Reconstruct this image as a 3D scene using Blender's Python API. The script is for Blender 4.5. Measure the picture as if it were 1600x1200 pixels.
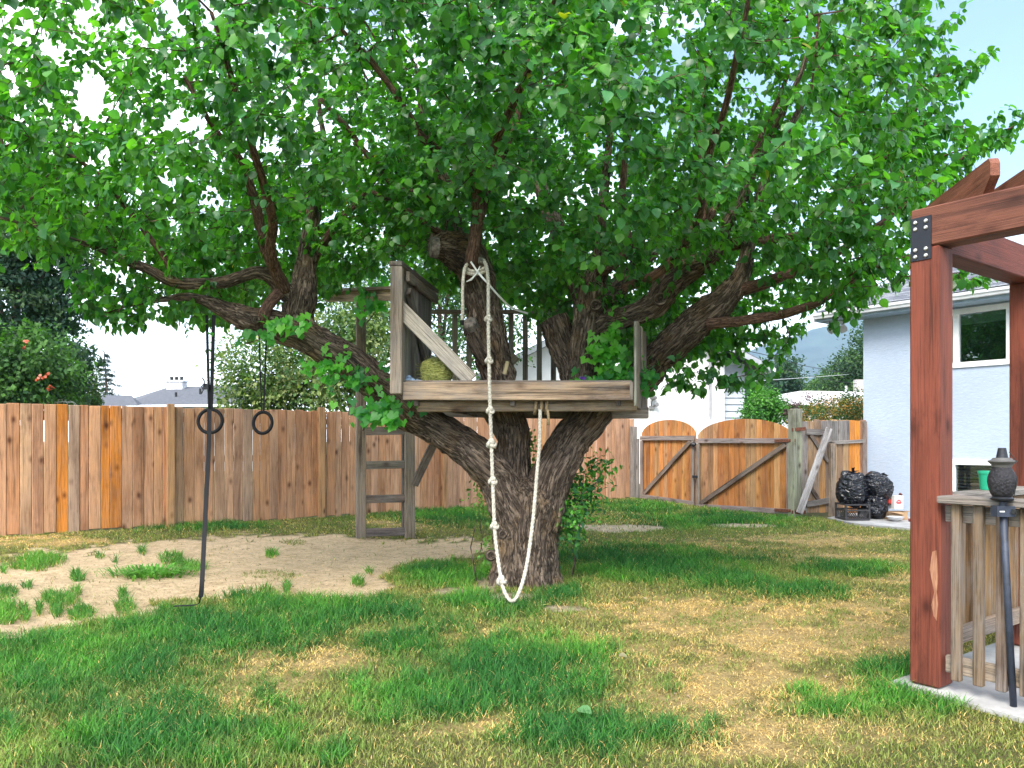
import bpy, bmesh, math, random
import numpy as np
from mathutils import Vector, Matrix, noise as mnoise

for _o in list(bpy.data.objects):
    bpy.data.objects.remove(_o)
scene = bpy.context.scene
col = scene.collection
R = math.radians
random.seed(7)
rng = np.random.default_rng(11)

# ------------------------------------------------------------------ camera
FPX, HCAM, VH = 1215.0, 1.3, 690.0            # focal length in photo pixels, eye height, horizon row
cam_d = bpy.data.cameras.new('camera')
cam_d.sensor_width = 36.0
cam_d.lens = 36.0 * FPX / 1600.0
cam_d.shift_y = (VH - 600.0) / 1600.0
cam_d.clip_start = 0.05
cam_d.clip_end = 9000.0
cam = bpy.data.objects.new('camera', cam_d)
cam.location = (0, 0, HCAM)
cam.rotation_euler = (R(90), 0, 0)
col.objects.link(cam)
scene.camera = cam

# ------------------------------------------------------------------ sky, sun, exposure
SUN_DIR = Vector((-0.30, -0.72, 0.80)).normalized()      # towards the sun
world = bpy.data.worlds.new('World')
scene.world = world
world.use_nodes = True
wn, wl = world.node_tree.nodes, world.node_tree.links
wn.clear()
w_out = wn.new('ShaderNodeOutputWorld')
w_bg = wn.new('ShaderNodeBackground')
w_bg.inputs['Strength'].default_value = 0.10
w_sky = wn.new('ShaderNodeTexSky')
w_sky.sky_type = 'NISHITA'
w_sky.sun_disc = False
w_sky.sun_elevation = math.asin(SUN_DIR.z)
w_sky.sun_rotation = math.atan2(SUN_DIR.x, SUN_DIR.y)
w_sky.air_density = 1.1
w_sky.dust_density = 2.0
w_sky.ozone_density = 0.5
w_tc = wn.new('ShaderNodeTexCoord')
w_map = wn.new('ShaderNodeMapping')
w_map.inputs['Scale'].default_value = (1.0, 1.0, 2.2)
w_map.inputs['Location'].default_value = (0.35, 0.2, 0.0)
w_noise = wn.new('ShaderNodeTexNoise')
w_noise.inputs['Scale'].default_value = 1.7
w_noise.inputs['Detail'].default_value = 6.0
w_noise.inputs['Roughness'].default_value = 0.55
w_ramp = wn.new('ShaderNodeValToRGB')
w_ramp.color_ramp.elements[0].position = 0.42
w_ramp.color_ramp.elements[1].position = 0.66
w_sep = wn.new('ShaderNodeSeparateXYZ')
w_hor = wn.new('ShaderNodeMapRange')
w_hor.inputs['From Min'].default_value = 0.03
w_hor.inputs['From Max'].default_value = 0.26
w_hor.inputs['To Min'].default_value = 1.0
w_hor.inputs['To Max'].default_value = 0.0
w_max = wn.new('ShaderNodeMath'); w_max.operation = 'MAXIMUM'
w_mul = wn.new('ShaderNodeMath'); w_mul.operation = 'MULTIPLY'; w_mul.inputs[1].default_value = 0.92
w_mix = wn.new('ShaderNodeMix'); w_mix.data_type = 'RGBA'
w_mix.inputs[7].default_value = (14.8, 15.0, 15.3, 1)        # bright thin cloud
wl.new(w_tc.outputs['Generated'], w_map.inputs['Vector'])
wl.new(w_map.outputs['Vector'], w_noise.inputs['Vector'])
wl.new(w_noise.outputs['Fac'], w_ramp.inputs['Fac'])
wl.new(w_tc.outputs['Generated'], w_sep.inputs[0])
wl.new(w_sep.outputs['Z'], w_hor.inputs['Value'])
wl.new(w_ramp.outputs['Color'], w_max.inputs[0])
wl.new(w_hor.outputs['Result'], w_max.inputs[1])
wl.new(w_max.outputs[0], w_mul.inputs[0])
wl.new(w_mul.outputs[0], w_mix.inputs[0])
wl.new(w_sky.outputs['Color'], w_mix.inputs[6])
wl.new(w_mix.outputs[2], w_bg.inputs['Color'])
wl.new(w_bg.outputs[0], w_out.inputs['Surface'])

sun_d = bpy.data.lights.new('sun', 'SUN')
sun_d.energy = 1.5
sun_d.angle = R(24)
sun_d.color = (1.0, 0.95, 0.87)
sun = bpy.data.objects.new('sun', sun_d)
sun.rotation_euler = SUN_DIR.to_track_quat('Z', 'Y').to_euler()
sun.location = SUN_DIR * 40
col.objects.link(sun)

vs = scene.view_settings
vs.view_transform = 'Standard'
vs.look = 'None'
vs.exposure = 1.82
vs.gamma = 1.0
vs.use_curve_mapping = False
scene.render.engine = 'CYCLES'
scene.cycles.max_bounces = 6
scene.cycles.diffuse_bounces = 4
scene.cycles.glossy_bounces = 2
scene.cycles.transparent_max_bounces = 12
scene.cycles.volume_bounces = 0

# ------------------------------------------------------------------ helpers
WM = {}


def at(u, v, Y):
    """world point seen at photo pixel (u, v) at depth Y"""
    return Vector(((u - 800.0) / FPX * Y, Y, HCAM + (VH - v) / FPX * Y))


def tag(o, label=None, cat=None, group=None, kind=None):
    if label: o['label'] = label
    if cat: o['category'] = cat
    if group: o['group'] = group
    if kind: o['kind'] = kind
    return o


def put(o, M=None, parent=None):
    M = M if M is not None else Matrix.Identity(4)
    col.objects.link(o)
    if parent is not None:
        o.parent = parent
        o.matrix_basis = WM[parent.name].inverted() @ M
    else:
        o.matrix_basis = M
    WM[o.name] = M
    return o


def thing(name, label, cat, loc=(0, 0, 0), group=None):
    o = bpy.data.objects.new(name, None)
    o.empty_display_size = 0.2
    put(o, Matrix.Translation(Vector(loc)))
    return tag(o, label, cat, group)


def frame(z, x=None):
    z = z.normalized()
    x = x if x is not None else (Vector((1, 0, 0)) if abs(z.x) < 0.8 else Vector((0, 1, 0)))
    x = (x - z * x.dot(z)).normalized()
    return x, z.cross(x), z


def basis(o, x, y, z):
    M = Matrix((x, y, z)).transposed().to_4x4()
    M.translation = o
    return M


class MB:
    def __init__(s):
        s.v, s.f, s.bk = [], [], []

    def add(s, vs, fs, bk=None):
        n = len(s.v)
        s.v += [tuple(p) for p in vs]
        s.f += [tuple(i + n for i in q) for q in fs]
        if bk is not None: s.bk += bk
        return s

    def box(s, c, d, M=None):
        c = Vector(c)
        vs = [Vector((sx * d[0] / 2, sy * d[1] / 2, sz * d[2] / 2)) for sx in (-1, 1) for sy in (-1, 1) for sz in (-1, 1)]
        if M is not None: vs = [M @ p for p in vs]
        vs = [p + c for p in vs]
        return s.add(vs, [(0, 1, 3, 2), (4, 6, 7, 5), (0, 4, 5, 1), (2, 3, 7, 6), (0, 2, 6, 4), (1, 5, 7, 3)])

    def prism(s, poly, off):
        """extrude planar polygon (list of vectors) by the vector off"""
        n = len(poly); off = Vector(off)
        vs = [Vector(p) for p in poly] + [Vector(p) + off for p in poly]
        fs = [tuple(range(n))[::-1], tuple(range(n, 2 * n))]
        fs += [(i, (i + 1) % n, n + (i + 1) % n, n + i) for i in range(n)]
        return s.add(vs, fs)

    def tube(s, pts, rads, n=10, cap=True, disp=None, closed=False):
        pts = [Vector(p) for p in pts]
        m = len(pts)
        if not hasattr(rads, '__len__'): rads = [rads] * m
        L = 0.0
        t0 = (pts[1] - pts[0]).normalized()
        x, y, _ = frame(t0)
        vs, bk = [], []
        for i, p in enumerate(pts):
            if closed: t = pts[(i + 1) % m] - pts[i - 1]
            else: t = pts[min(i + 1, m - 1)] - pts[max(i - 1, 0)]
            t = t.normalized() if t.length > 1e-9 else t0
            x = (x - t * x.dot(t)).normalized(); y = t.cross(x)
            if i: L += (p - pts[i - 1]).length
            for k in range(n):
                a = 2 * math.pi * k / n
                r = rads[i]
                if disp: r = disp(a, L, r, p)
                vs.append(p + (x * math.cos(a) + y * math.sin(a)) * r)
                bk.append((math.cos(a) * rads[i], math.sin(a) * rads[i], L))
        fs = []
        for i in range(m if closed else m - 1):
            j = (i + 1) % m
            for k in range(n):
                q = (k + 1) % n
                fs.append((i * n + k, i * n + q, j * n + q, j * n + k))
        if cap and not closed:
            fs.append(tuple(range(n))[::-1]); fs.append(tuple((m - 1) * n + k for k in range(n)))
        return s.add(vs, fs, bk)

    def lathe(s, prof, n=24, c=(0, 0, 0)):
        c = Vector(c)
        vs, fs = [], []
        for r, z in prof:
            for k in range(n):
                a = 2 * math.pi * k / n
                vs.append(c + Vector((r * math.cos(a), r * math.sin(a), z)))
        for i in range(len(prof) - 1):
            for k in range(n):
                q = (k + 1) % n
                fs.append((i * n + k, i * n + q, (i + 1) * n + q, (i + 1) * n + k))
        fs.append(tuple(range(n))[::-1]); fs.append(tuple((len(prof) - 1) * n + k for k in range(n)))
        return s.add(vs, fs)

    def mesh(s, name, mat, smooth=False):
        me = bpy.data.meshes.new(name)
        me.from_pydata(s.v, [], s.f)
        if mat: me.materials.append(mat)
        if smooth:
            me.polygons.foreach_set('use_smooth', [True] * len(me.polygons))
        if s.bk and len(s.bk) == len(s.v):
            a = me.attributes.new('bk', 'FLOAT_VECTOR', 'POINT')
            a.data.foreach_set('vector', np.array(s.bk, dtype=np.float32).ravel())
        me.update()
        return me

    def build(s, name, mat, parent=None, smooth=False, recentre=True):
        """one mesh object; its origin goes to the middle of its base"""
        c = Vector((0, 0, 0))
        if recentre and s.v:
            a = np.array(s.v)
            lo, hi = a.min(0), a.max(0)
            c = Vector(((lo[0] + hi[0]) / 2, (lo[1] + hi[1]) / 2, lo[2]))
            s.v = [(p[0] - c.x, p[1] - c.y, p[2] - c.z) for p in s.v]
        o = bpy.data.objects.new(name, s.mesh(name, mat, smooth))
        return put(o, Matrix.Translation(c), parent)


_bars = {}


def bar_mesh(w, d, L, mat, bev):
    key = (round(w, 3), round(d, 3), round(L, 2), mat.name, bev)
    if key not in _bars:
        bm = bmesh.new()
        bmesh.ops.create_cube(bm, size=1.0)
        for v in bm.verts:
            v.co = Vector((v.co.x * w, v.co.y * d, (v.co.z + 0.5) * round(L, 2)))
        if bev: bmesh.ops.bevel(bm, geom=bm.edges[:], offset=bev, segments=1, affect='EDGES', profile=0.5)
        me = bpy.data.meshes.new('bar'); bm.to_mesh(me); bm.free()
        me.materials.append(mat)
        _bars[key] = me
    return _bars[key]


def bar(name, A, B, w, d, mat, parent, side=None, color=None, bev=0.004):
    """a board or post from A to B: w across (along side), d deep; the grain runs along it"""
    A, B = Vector(A), Vector(B)
    x, y, z = frame(B - A, Vector(side) if side is not None else None)
    o = bpy.data.objects.new(name, bar_mesh(w, d, (B - A).length, mat, bev))
    if color is not None: o.color = (*color, 1)
    return put(o, basis(A, x, y, z), parent)


def jit(c, k=0.12):
    f = 1 + random.uniform(-k, k)
    return tuple(max(0.0, x * f * (1 + random.uniform(-k, k) * 0.35)) for x in c)


def spline(pts, step):
    """Catmull-Rom through rows of (x, y, z, r), resampled about every step metres"""
    P = [np.array(p, float) for p in pts]
    P = [2 * P[0] - P[1]] + P + [2 * P[-1] - P[-2]]
    out = []
    for i in range(1, len(P) - 2):
        a, b, c, d = P[i - 1:i + 3]
        n = max(2, int(np.linalg.norm((c - b)[:3]) / step))
        for k in range(n):
            t = k / n
            out.append(0.5 * ((2 * b) + (c - a) * t + (2 * a - 5 * b + 4 * c - d) * t * t + (3 * b - a - 3 * c + d) * t ** 3))
    out.append(P[-2])
    return out


_T = rng.random((256, 256))


def vnoise(x, y, s=0):
    x = np.asarray(x, float) + s * 17.3; y = np.asarray(y, float) + s * 9.7
    xi, yi = np.floor(x).astype(int), np.floor(y).astype(int)
    fx, fy = x - xi, y - yi
    fx, fy = fx * fx * (3 - 2 * fx), fy * fy * (3 - 2 * fy)
    g = lambda a, b: _T[a & 255, b & 255]
    return (g(xi, yi) * (1 - fx) + g(xi + 1, yi) * fx) * (1 - fy) + (g(xi, yi + 1) * (1 - fx) + g(xi + 1, yi + 1) * fx) * fy


def fbm(x, y, s=0):
    return (vnoise(x, y, s) + 0.5 * vnoise(x * 2.1, y * 2.1, s + 3) + 0.25 * vnoise(x * 4.3, y * 4.3, s + 7)) / 1.75


def big_mesh(name, verts, tri_tmpl, n, mat, cols=None, smooth=False, quads=None):
    """n copies of a face template over verts (n*k, 3), written with numpy"""
    k = len(verts) // n
    loops, starts, totals = [], [], []
    T = np.array([i for f in tri_tmpl for i in f])
    tot = np.array([len(f) for f in tri_tmpl])
    li = (T[None, :] + (np.arange(n) * k)[:, None]).ravel()
    tt = np.tile(tot, n)
    ls = np.concatenate([[0], np.cumsum(tt)[:-1]])
    me = bpy.data.meshes.new(name)
    me.vertices.add(len(verts)); me.vertices.foreach_set('co', np.asarray(verts, np.float32).ravel())
    me.loops.add(len(li)); me.loops.foreach_set('vertex_index', li.astype(np.int32))
    me.polygons.add(len(tt)); me.polygons.foreach_set('loop_start', ls.astype(np.int32))
    me.polygons.foreach_set('loop_total', tt.astype(np.int32))
    if smooth: me.polygons.foreach_set('use_smooth', np.ones(len(tt), bool))
    if cols is not None:
        a = me.color_attributes.new('Col', 'FLOAT_COLOR', 'POINT')
        c4 = np.ones((len(verts), 4), np.float32); c4[:, :3] = cols
        a.data.foreach_set('color', c4.ravel())
    me.materials.append(mat)
    me.update(calc_edges=True)
    me.validate()
    return me


# ------------------------------------------------------------------ materials
def new_mat(name):
    m = bpy.data.materials.new(name); m.use_nodes = True
    nt = m.node_tree
    return m, nt, nt.nodes['Principled BSDF'], nt.nodes['Material Output']


def nd(nt, typ, ins=None, **attrs):
    n = nt.nodes.new(typ)
    for k, v in attrs.items(): setattr(n, k, v)
    for k, v in (ins or {}).items():
        if hasattr(v, 'is_output') or isinstance(v, bpy.types.NodeSocket): nt.links.new(v, n.inputs[k])
        else: n.inputs[k].default_value = v
    return n


def ramp(nt, fac, stops):
    r = nt.nodes.new('ShaderNodeValToRGB')
    e = r.color_ramp.elements
    while len(e) < len(stops): e.new(0.5)
    for q, (p, c) in zip(e, stops):
        q.position = p; q.color = (*c, 1) if len(c) == 3 else c
    nt.links.new(fac, r.inputs['Fac'])
    return r.outputs['Color']


def mixc(nt, fac, a, b, blend='MIX'):
    n = nt.nodes.new('ShaderNodeMix'); n.data_type = 'RGBA'; n.blend_type = blend
    for i, v in ((0, fac), (6, a), (7, b)):
        if isinstance(v, bpy.types.NodeSocket): nt.links.new(v, n.inputs[i])
        else: n.inputs[i].default_value = v if i == 0 else ((*v, 1) if len(v) == 3 else v)
    return n.outputs[2]


def plain(name, c, rough=0.6, metal=0.0, spec=0.5, var=0.12, scale=8.0, bump=0.0):
    m, nt, b, out = new_mat(name)
    tc = nd(nt, 'ShaderNodeTexCoord')
    n = nd(nt, 'ShaderNodeTexNoise', {'Vector': tc.outputs['Object'], 'Scale': scale, 'Detail': 6.0, 'Roughness': 0.6})
    lo = tuple(x * (1 - var * 1.6) for x in c); hi = tuple(min(1, x * (1 + var)) for x in c)
    nt.links.new(ramp(nt, n.outputs['Fac'], [(0.3, lo), (0.7, hi)]), b.inputs['Base Color'])
    b.inputs['Roughness'].default_value = rough
    b.inputs['Metallic'].default_value = metal
    b.inputs['Specular IOR Level'].default_value = spec
    if bump:
        bp = nd(nt, 'ShaderNodeBump', {'Height': n.outputs['Fac'], 'Strength': bump, 'Distance': 0.01})
        nt.links.new(bp.outputs[0], b.inputs['Normal'])
    return m


def wood(name, grain=0.5, grey=0.0, greyc=(0.25, 0.23, 0.21), knots=0.6, rough=0.8, bump=0.5, stain=0.0):
    """tint from the object's colour; grain along the piece's own length (local z)"""
    m, nt, b, out = new_mat(name)
    tc = nd(nt, 'ShaderNodeTexCoord')
    oi = nd(nt, 'ShaderNodeObjectInfo')
    off = nd(nt, 'ShaderNodeCombineXYZ', {0: oi.outputs['Random'], 1: oi.outputs['Random'], 2: oi.outputs['Random']})
    offs = nd(nt, 'ShaderNodeVectorMath', {0: off.outputs[0], 1: (37.0, 53.0, 91.0)}, operation='MULTIPLY')
    base = nd(nt, 'ShaderNodeVectorMath', {0: tc.outputs['Object'], 1: offs.outputs[0]}, operation='ADD').outputs[0]

    def nz(sx, sz, det, rough_=0.6, dist=0.0):
        mp = nd(nt, 'ShaderNodeMapping', {'Vector': base, 'Scale': (sx, sx, sz)})
        return nd(nt, 'ShaderNodeTexNoise', {'Vector': mp.outputs[0], 'Scale': 1.0, 'Detail': det, 'Roughness': rough_, 'Distortion': dist}).outputs['Fac']
    fine = nz(150, 3.0, 5, 0.75)
    mid = nz(26, 1.1, 5, 0.6, 0.6)
    big = nz(3.2, 0.9, 4, 0.55)
    blot = nz(7.0, 3.0, 5, 0.65)
    tint = oi.outputs['Color']
    g1 = ramp(nt, mid, [(0.32, (1 - grain * 1.15,) * 3), (0.46, (0.95,) * 3), (0.60, (1.02,) * 3), (0.70, (1 + grain * 0.5,) * 3)])
    g2 = ramp(nt, fine, [(0.34, (1 - grain * 1.1,) * 3), (0.50, (1.0,) * 3), (0.64, (1 + grain * 0.3,) * 3)])
    g3 = ramp(nt, big, [(0.32, (0.62, 0.58, 0.57)), (0.50, (1.0, 1.0, 1.0)), (0.70, (1.25, 1.22, 1.16))])
    c = mixc(nt, 1.0, tint, g1, 'MULTIPLY')
    c = mixc(nt, 1.0, c, g2, 'MULTIPLY')
    c = mixc(nt, 1.0, c, g3, 'MULTIPLY')
    if grey:
        gm = ramp(nt, blot, [(0.42, (0, 0, 0)), (0.66, (grey,) * 3)])
        gs = mixc(nt, 1.0, greyc, g2, 'MULTIPLY')
        c = mixc(nt, gm, c, gs)
    if stain:
        sm = ramp(nt, nz(4.5, 1.6, 6, 0.7), [(0.54, (0, 0, 0)), (0.70, (stain,) * 3)])
        c = mixc(nt, sm, c, mixc(nt, 1.0, c, (0.36, 0.32, 0.32), 'MULTIPLY'))
    if knots:
        mp = nd(nt, 'ShaderNodeMapping', {'Vector': base, 'Scale': (5.5, 5.5, 3.2)})
        vo = nd(nt, 'ShaderNodeTexVoronoi', {'Vector': mp.outputs[0], 'Scale': 1.0, 'Randomness': 1.0})
        km = ramp(nt, vo.outputs['Distance'], [(0.06, (min(1, knots * 1.3),) * 3), (0.15, (knots * 0.45,) * 3), (0.24, (0, 0, 0))])
        c = mixc(nt, km, c, mixc(nt, 1.0, c, (0.30, 0.22, 0.18), 'MULTIPLY'))
    nt.links.new(c, b.inputs['Base Color'])
    b.inputs['Roughness'].default_value = rough
    b.inputs['Specular IOR Level'].default_value = 0.3
    add = nd(nt, 'ShaderNodeMath', {0: fine, 1: mid}, operation='ADD')
    bp = nd(nt, 'ShaderNodeBump', {'Height': add.outputs[0], 'Strength': bump, 'Distance': 0.006})
    nt.links.new(bp.outputs[0], b.inputs['Normal'])
    return m


def bark(name, dark, light, warm, sc=1.0, bump=1.0, dist=0.03):
    """fissured bark running along the limb"""
    m, nt, b, out = new_mat(name)
    at_ = nd(nt, 'ShaderNodeAttribute', attribute_name='bk')

    def ridged(sx, sz, det, dis):
        mp = nd(nt, 'ShaderNodeMapping', {'Vector': at_.outputs['Vector'], 'Scale': (sx * sc, sx * sc, sz * sc)})
        f = nd(nt, 'ShaderNodeTexNoise', {'Vector': mp.outputs[0], 'Scale': 1.0, 'Detail': det, 'Roughness': 0.6, 'Distortion': dis}).outputs['Fac']
        a1 = nd(nt, 'ShaderNodeMath', {0: f, 1: 0.5}, operation='SUBTRACT').outputs[0]
        a2 = nd(nt, 'ShaderNodeMath', {0: a1}, operation='ABSOLUTE').outputs[0]
        return f, nd(nt, 'ShaderNodeMath', {0: a2, 1: 5.0}, operation='MULTIPLY', use_clamp=True).outputs[0]
    f1, r1 = ridged(22, 4.0, 4, 0.9)
    f2, r2 = ridged(60, 9.0, 5, 0.6)
    f3 = nd(nt, 'ShaderNodeTexNoise', {'Vector': at_.outputs['Vector'], 'Scale': 170.0 * sc, 'Detail': 4.0, 'Roughness': 0.7}).outputs['Fac']
    n2 = nd(nt, 'ShaderNodeTexNoise', {'Vector': at_.outputs['Vector'], 'Scale': 3.2, 'Detail': 5.0, 'Roughness': 0.6})
    n4 = nd(nt, 'ShaderNodeTexNoise', {'Vector': at_.outputs['Vector'], 'Scale': 9.0, 'Detail': 6.0, 'Roughness': 0.7})
    body = ramp(nt, f2, [(0.30, dark), (0.52, tuple((x + y) / 2 for x, y in zip(dark, light))), (0.70, light)])
    body = mixc(nt, ramp(nt, n2.outputs['Fac'], [(0.50, (0, 0, 0)), (0.68, (0.7,) * 3)]), body, warm)
    body = mixc(nt, ramp(nt, n4.outputs['Fac'], [(0.56, (0, 0, 0)), (0.70, (0.55,) * 3)]), body, tuple(min(1, x * 1.5 + 0.03) for x in light))
    body = mixc(nt, 1.0, body, ramp(nt, f3, [(0.3, (0.72,) * 3), (0.65, (1.15,) * 3)]), 'MULTIPLY')
    hh = nd(nt, 'ShaderNodeMath', {0: nd(nt, 'ShaderNodeMath', {0: r1, 1: 0.65}, operation='MULTIPLY').outputs[0], 1: nd(nt, 'ShaderNodeMath', {0: r2, 1: 0.45}, operation='MULTIPLY').outputs[0]}, operation='ADD').outputs[0]
    c = mixc(nt, ramp(nt, hh, [(0.05, (0, 0, 0)), (0.42, (1, 1, 1))]), tuple(x * 0.5 for x in dark), body)
    nt.links.new(c, b.inputs['Base Color'])
    b.inputs['Roughness'].default_value = 0.9
    b.inputs['Specular IOR Level'].default_value = 0.25
    bp = nd(nt, 'ShaderNodeBump', {'Height': hh, 'Strength': bump, 'Distance': dist})
    nt.links.new(bp.outputs[0], b.inputs['Normal'])
    return m


def foliage_mat(name, trans=0.35, rough=0.45, spec=0.5, tcol=(1.6, 2.2, 0.6)):
    m, nt, b, out = new_mat(name)
    a = nd(nt, 'ShaderNodeAttribute', attribute_name='Col')
    nt.links.new(a.outputs['Color'], b.inputs['Base Color'])
    b.inputs['Roughness'].default_value = rough
    b.inputs['Specular IOR Level'].default_value = spec
    t = nd(nt, 'ShaderNodeBsdfTranslucent', {'Color': mixc(nt, 1.0, a.outputs['Color'], tcol, 'MULTIPLY')})
    mx = nd(nt, 'ShaderNodeMixShader', {0: trans, 1: b.outputs[0], 2: t.outputs[0]})
    nt.links.new(mx.outputs[0], out.inputs['Surface'])
    return m


M_fence = wood('fence_wood', grain=0.42, grey=0.28, greyc=(0.40, 0.27, 0.20), knots=0.85, stain=0.45)
M_gate = wood('gate_wood', grain=0.42, grey=0.25, greyc=(0.28, 0.20, 0.15), knots=0.6, stain=0.7)
M_old = wood('weathered_wood', grain=0.62, grey=0.55, greyc=(0.22, 0.21, 0.20), knots=0.85, bump=0.9, stain=0.8)
M_red = wood('red_stained_wood', grain=0.46, grey=0.0, knots=0.7, rough=0.62, bump=0.6, stain=0.9)
M_bark = bark('old_bark', (0.052, 0.035, 0.026), (0.42, 0.32, 0.24), (0.29, 0.175, 0.07), 1.0, 1.0, 0.025)
M_bark2 = bark('young_bark', (0.065, 0.032, 0.022), (0.27, 0.165, 0.115), (0.24, 0.11, 0.05), 2.0, 0.6, 0.010)
M_leaf = foliage_mat('apricot_leaf', 0.42, 0.36, 0.5, (2.0, 2.4, 0.45))
M_far = foliage_mat('far_foliage', 0.25, 0.6, 0.3)
M_grass = foliage_mat('grass_blade', 0.25, 0.6, 0.25, (1.3, 1.5, 0.8))
M_vine = foliage_mat('vine_leaf', 0.42, 0.4, 0.5)
M_black = plain('black_webbing', (0.004, 0.004, 0.006), 0.6, spec=0.25, var=0.3)
M_rope = plain('pale_rope', (0.54, 0.50, 0.42), 0.85, var=0.35, scale=60, bump=0.6)
M_rope2 = plain('tan_rope', (0.30, 0.22, 0.12), 0.9, var=0.35, scale=60, bump=0.6)
M_conc = plain('concrete', (0.40, 0.39, 0.38), 0.9, var=0.22, scale=5.0, bump=0.3)
M_white = plain('white_paint', (0.80, 0.80, 0.79), 0.5, var=0.04)
M_gutter = plain('pale_gutter', (0.62, 0.64, 0.66), 0.4, var=0.06)
M_iron = plain('dark_iron', (0.022, 0.024, 0.03), 0.5, metal=0.3, var=0.25)
M_bolt = plain('zinc_bolt', (0.62, 0.60, 0.56), 0.35, metal=0.8)
M_rust = plain('rusty_iron', (0.16, 0.055, 0.03), 0.9, var=0.5, scale=30, bump=0.5)
M_dark = plain('dark_room', (0.02, 0.022, 0.022), 0.9)

# ================================================================== GROUND
FA, FD, FN = np.array([-6.45, 9.8]), np.array([0.80, 0.60]), np.array([0.60, -0.80])   # fence line: start, direction, normal to the lawn


def sst(a, b, x):
    t = np.clip((np.asarray(x, float) - a) / (b - a), 0, 1)
    return t * t * (3 - 2 * t)


def gh(x, y):
    x = np.asarray(x, float); y = np.asarray(y, float)
    d = (x - FA[0]) * FN[0] + (y - FA[1]) * FN[1]
    near = sst(40, 24, np.hypot(x, y))
    return 0.10 * sst(3.8, 0.1, d) + near * (0.035 * (fbm(x * 0.7, y * 0.7, 1) - 0.5) + 0.012 * (fbm(x * 3, y * 3, 2) - 0.5))


def pix(x, y):
    yy = np.maximum(np.asarray(y, float), 0.5)
    return 800 + FPX * np.asarray(x) / yy, VH + FPX * HCAM / yy


def blobs(u, v, L, nz, soft=0.35):
    m = np.zeros_like(u)
    for cu, cv, ru, rv in L:
        d = np.hypot((u - cu) / ru, (v - cv) / rv) + nz
        m = np.maximum(m, sst(1.0 + soft, 1.0 - soft, d))
    return m


SAND = [(0, 884), (60, 872), (130, 868), (200, 858), (330, 848), (480, 840), (560, 846), (650, 848), (735, 842), (772, 852), (768, 866), (700, 872), (640, 880),
        (600, 905), (625, 922), (560, 936), (480, 934), (400, 926), (330, 936), (250, 944), (225, 962), (130, 972), (60, 984), (-60, 1000), (-400, 1040), (-500, 900)]
LUSH = [(330, 985, 190, 34), (120, 1040, 210, 50), (520, 958, 170, 26), (690, 897, 85, 22), (820, 1050, 150, 55), (660, 1090, 150, 40), (1010, 884, 170, 26), (780, 945, 110, 16),
        (1110, 815, 140, 12), (1010, 800, 60, 8), (1400, 1050, 80, 25), (1400, 1095, 160, 32), (640, 1010, 70, 26), (200, 1150, 260, 60), (900, 1150, 160, 40), (1330, 890, 90, 10), (700, 815, 90, 12),
        (1240, 925, 80, 12), (1140, 910, 90, 14), (350, 930, 60, 12), (870, 930, 40, 10), (1270, 1080, 50, 14), (300, 832, 90, 8)]
DRY = [(1130, 960, 170, 34), (960, 1012, 130, 22), (1260, 1000, 170, 40), (1360, 950, 90, 26), (1150, 1075, 190, 44), (470, 1030, 120, 22), (420, 1066, 90, 22), (1290, 1075, 120, 30),
       (740, 990, 100, 10), (330, 1105, 130, 22), (140, 1028, 30, 9), (550, 1112, 24, 12), (1300, 870, 120, 9), (1390, 905, 60, 14), (1280, 845, 120, 9), (60, 857, 90, 8), (640, 826, 60, 6),
       (1010, 815, 60, 7), (1090, 855, 140, 9), (920, 950, 70, 10), (1230, 960, 120, 22), (1400, 1000, 70, 30), (1130, 1140, 240, 40), (760, 1135, 120, 20)]
BARE = [(802, 936, 40, 10), (965, 826, 70, 5), (1160, 822, 50, 3), (880, 952, 30, 5), (700, 925, 30, 5), (760, 915, 18, 10)]
TUFT = [(62, 881, 42, 8), (45, 889, 30, 5), (92, 938, 27, 10), (128, 958, 20, 13), (10, 926, 18, 9), (8, 958, 18, 16), (38, 957, 9, 10), (62, 950, 7, 9), (88, 952, 11, 10), (195, 948, 14, 10),
        (120, 901, 10, 7), (42, 917, 8, 4), (120, 925, 7, 6), (192, 928, 7, 6), (268, 876, 17, 9), (300, 886, 24, 6), (155, 875, 7, 4), (222, 868, 6, 4), (425, 868, 9, 5), (418, 928, 15, 9),
        (560, 910, 11, 6), (577, 893, 5, 4), (672, 838, 13, 7), (690, 829, 9, 5), (180, 880, 4, 3), (448, 922, 6, 12), (5, 895, 6, 4)]
CREEP = [(425, 897, 38, 6), (460, 850, 20, 4)]


def in_poly(u, v, poly):
    inside = np.zeros(u.shape, bool)
    n = len(poly)
    for i in range(n):
        (x1, y1), (x2, y2) = poly[i], poly[(i + 1) % n]
        c = ((y1 > v) != (y2 > v)) & (u < (x2 - x1) * (v - y1) / (y2 - y1 + 1e-9) + x1)
        inside ^= c
    return inside


def cover(x, y):
    """what grows where: sand, lush, dry, bare, tuft, creeping (0..1 each)"""
    u, v = pix(x, y)
    n1 = fbm(x * 3.2, y * 3.2, 4) - 0.5
    n2 = fbm(x * 9, y * 9, 5) - 0.5
    k = np.clip(v - VH, 20, 500) / 230.0
    sand = in_poly(u + 60 * n1 * k + 30 * n2, v + 22 * (n1 * 0.8 + n2) * k, SAND).astype(float)
    lush = blobs(u, v, LUSH, 1.3 * n1 + 1.6 * n2, 0.55)
    dry = blobs(u, v, DRY, 1.3 * n1 + 1.8 * n2, 0.5)
    bare = blobs(u, v, BARE, 0.8 * n1 + 1.0 * n2, 0.25)
    tuft = blobs(u, v, TUFT, 0.9 * n2, 0.2)
    creep = blobs(u, v, CREEP, 0.9 * n2, 0.3)
    return sand, lush, dry * (1 - 0.85 * lush), bare, tuft, creep


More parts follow.
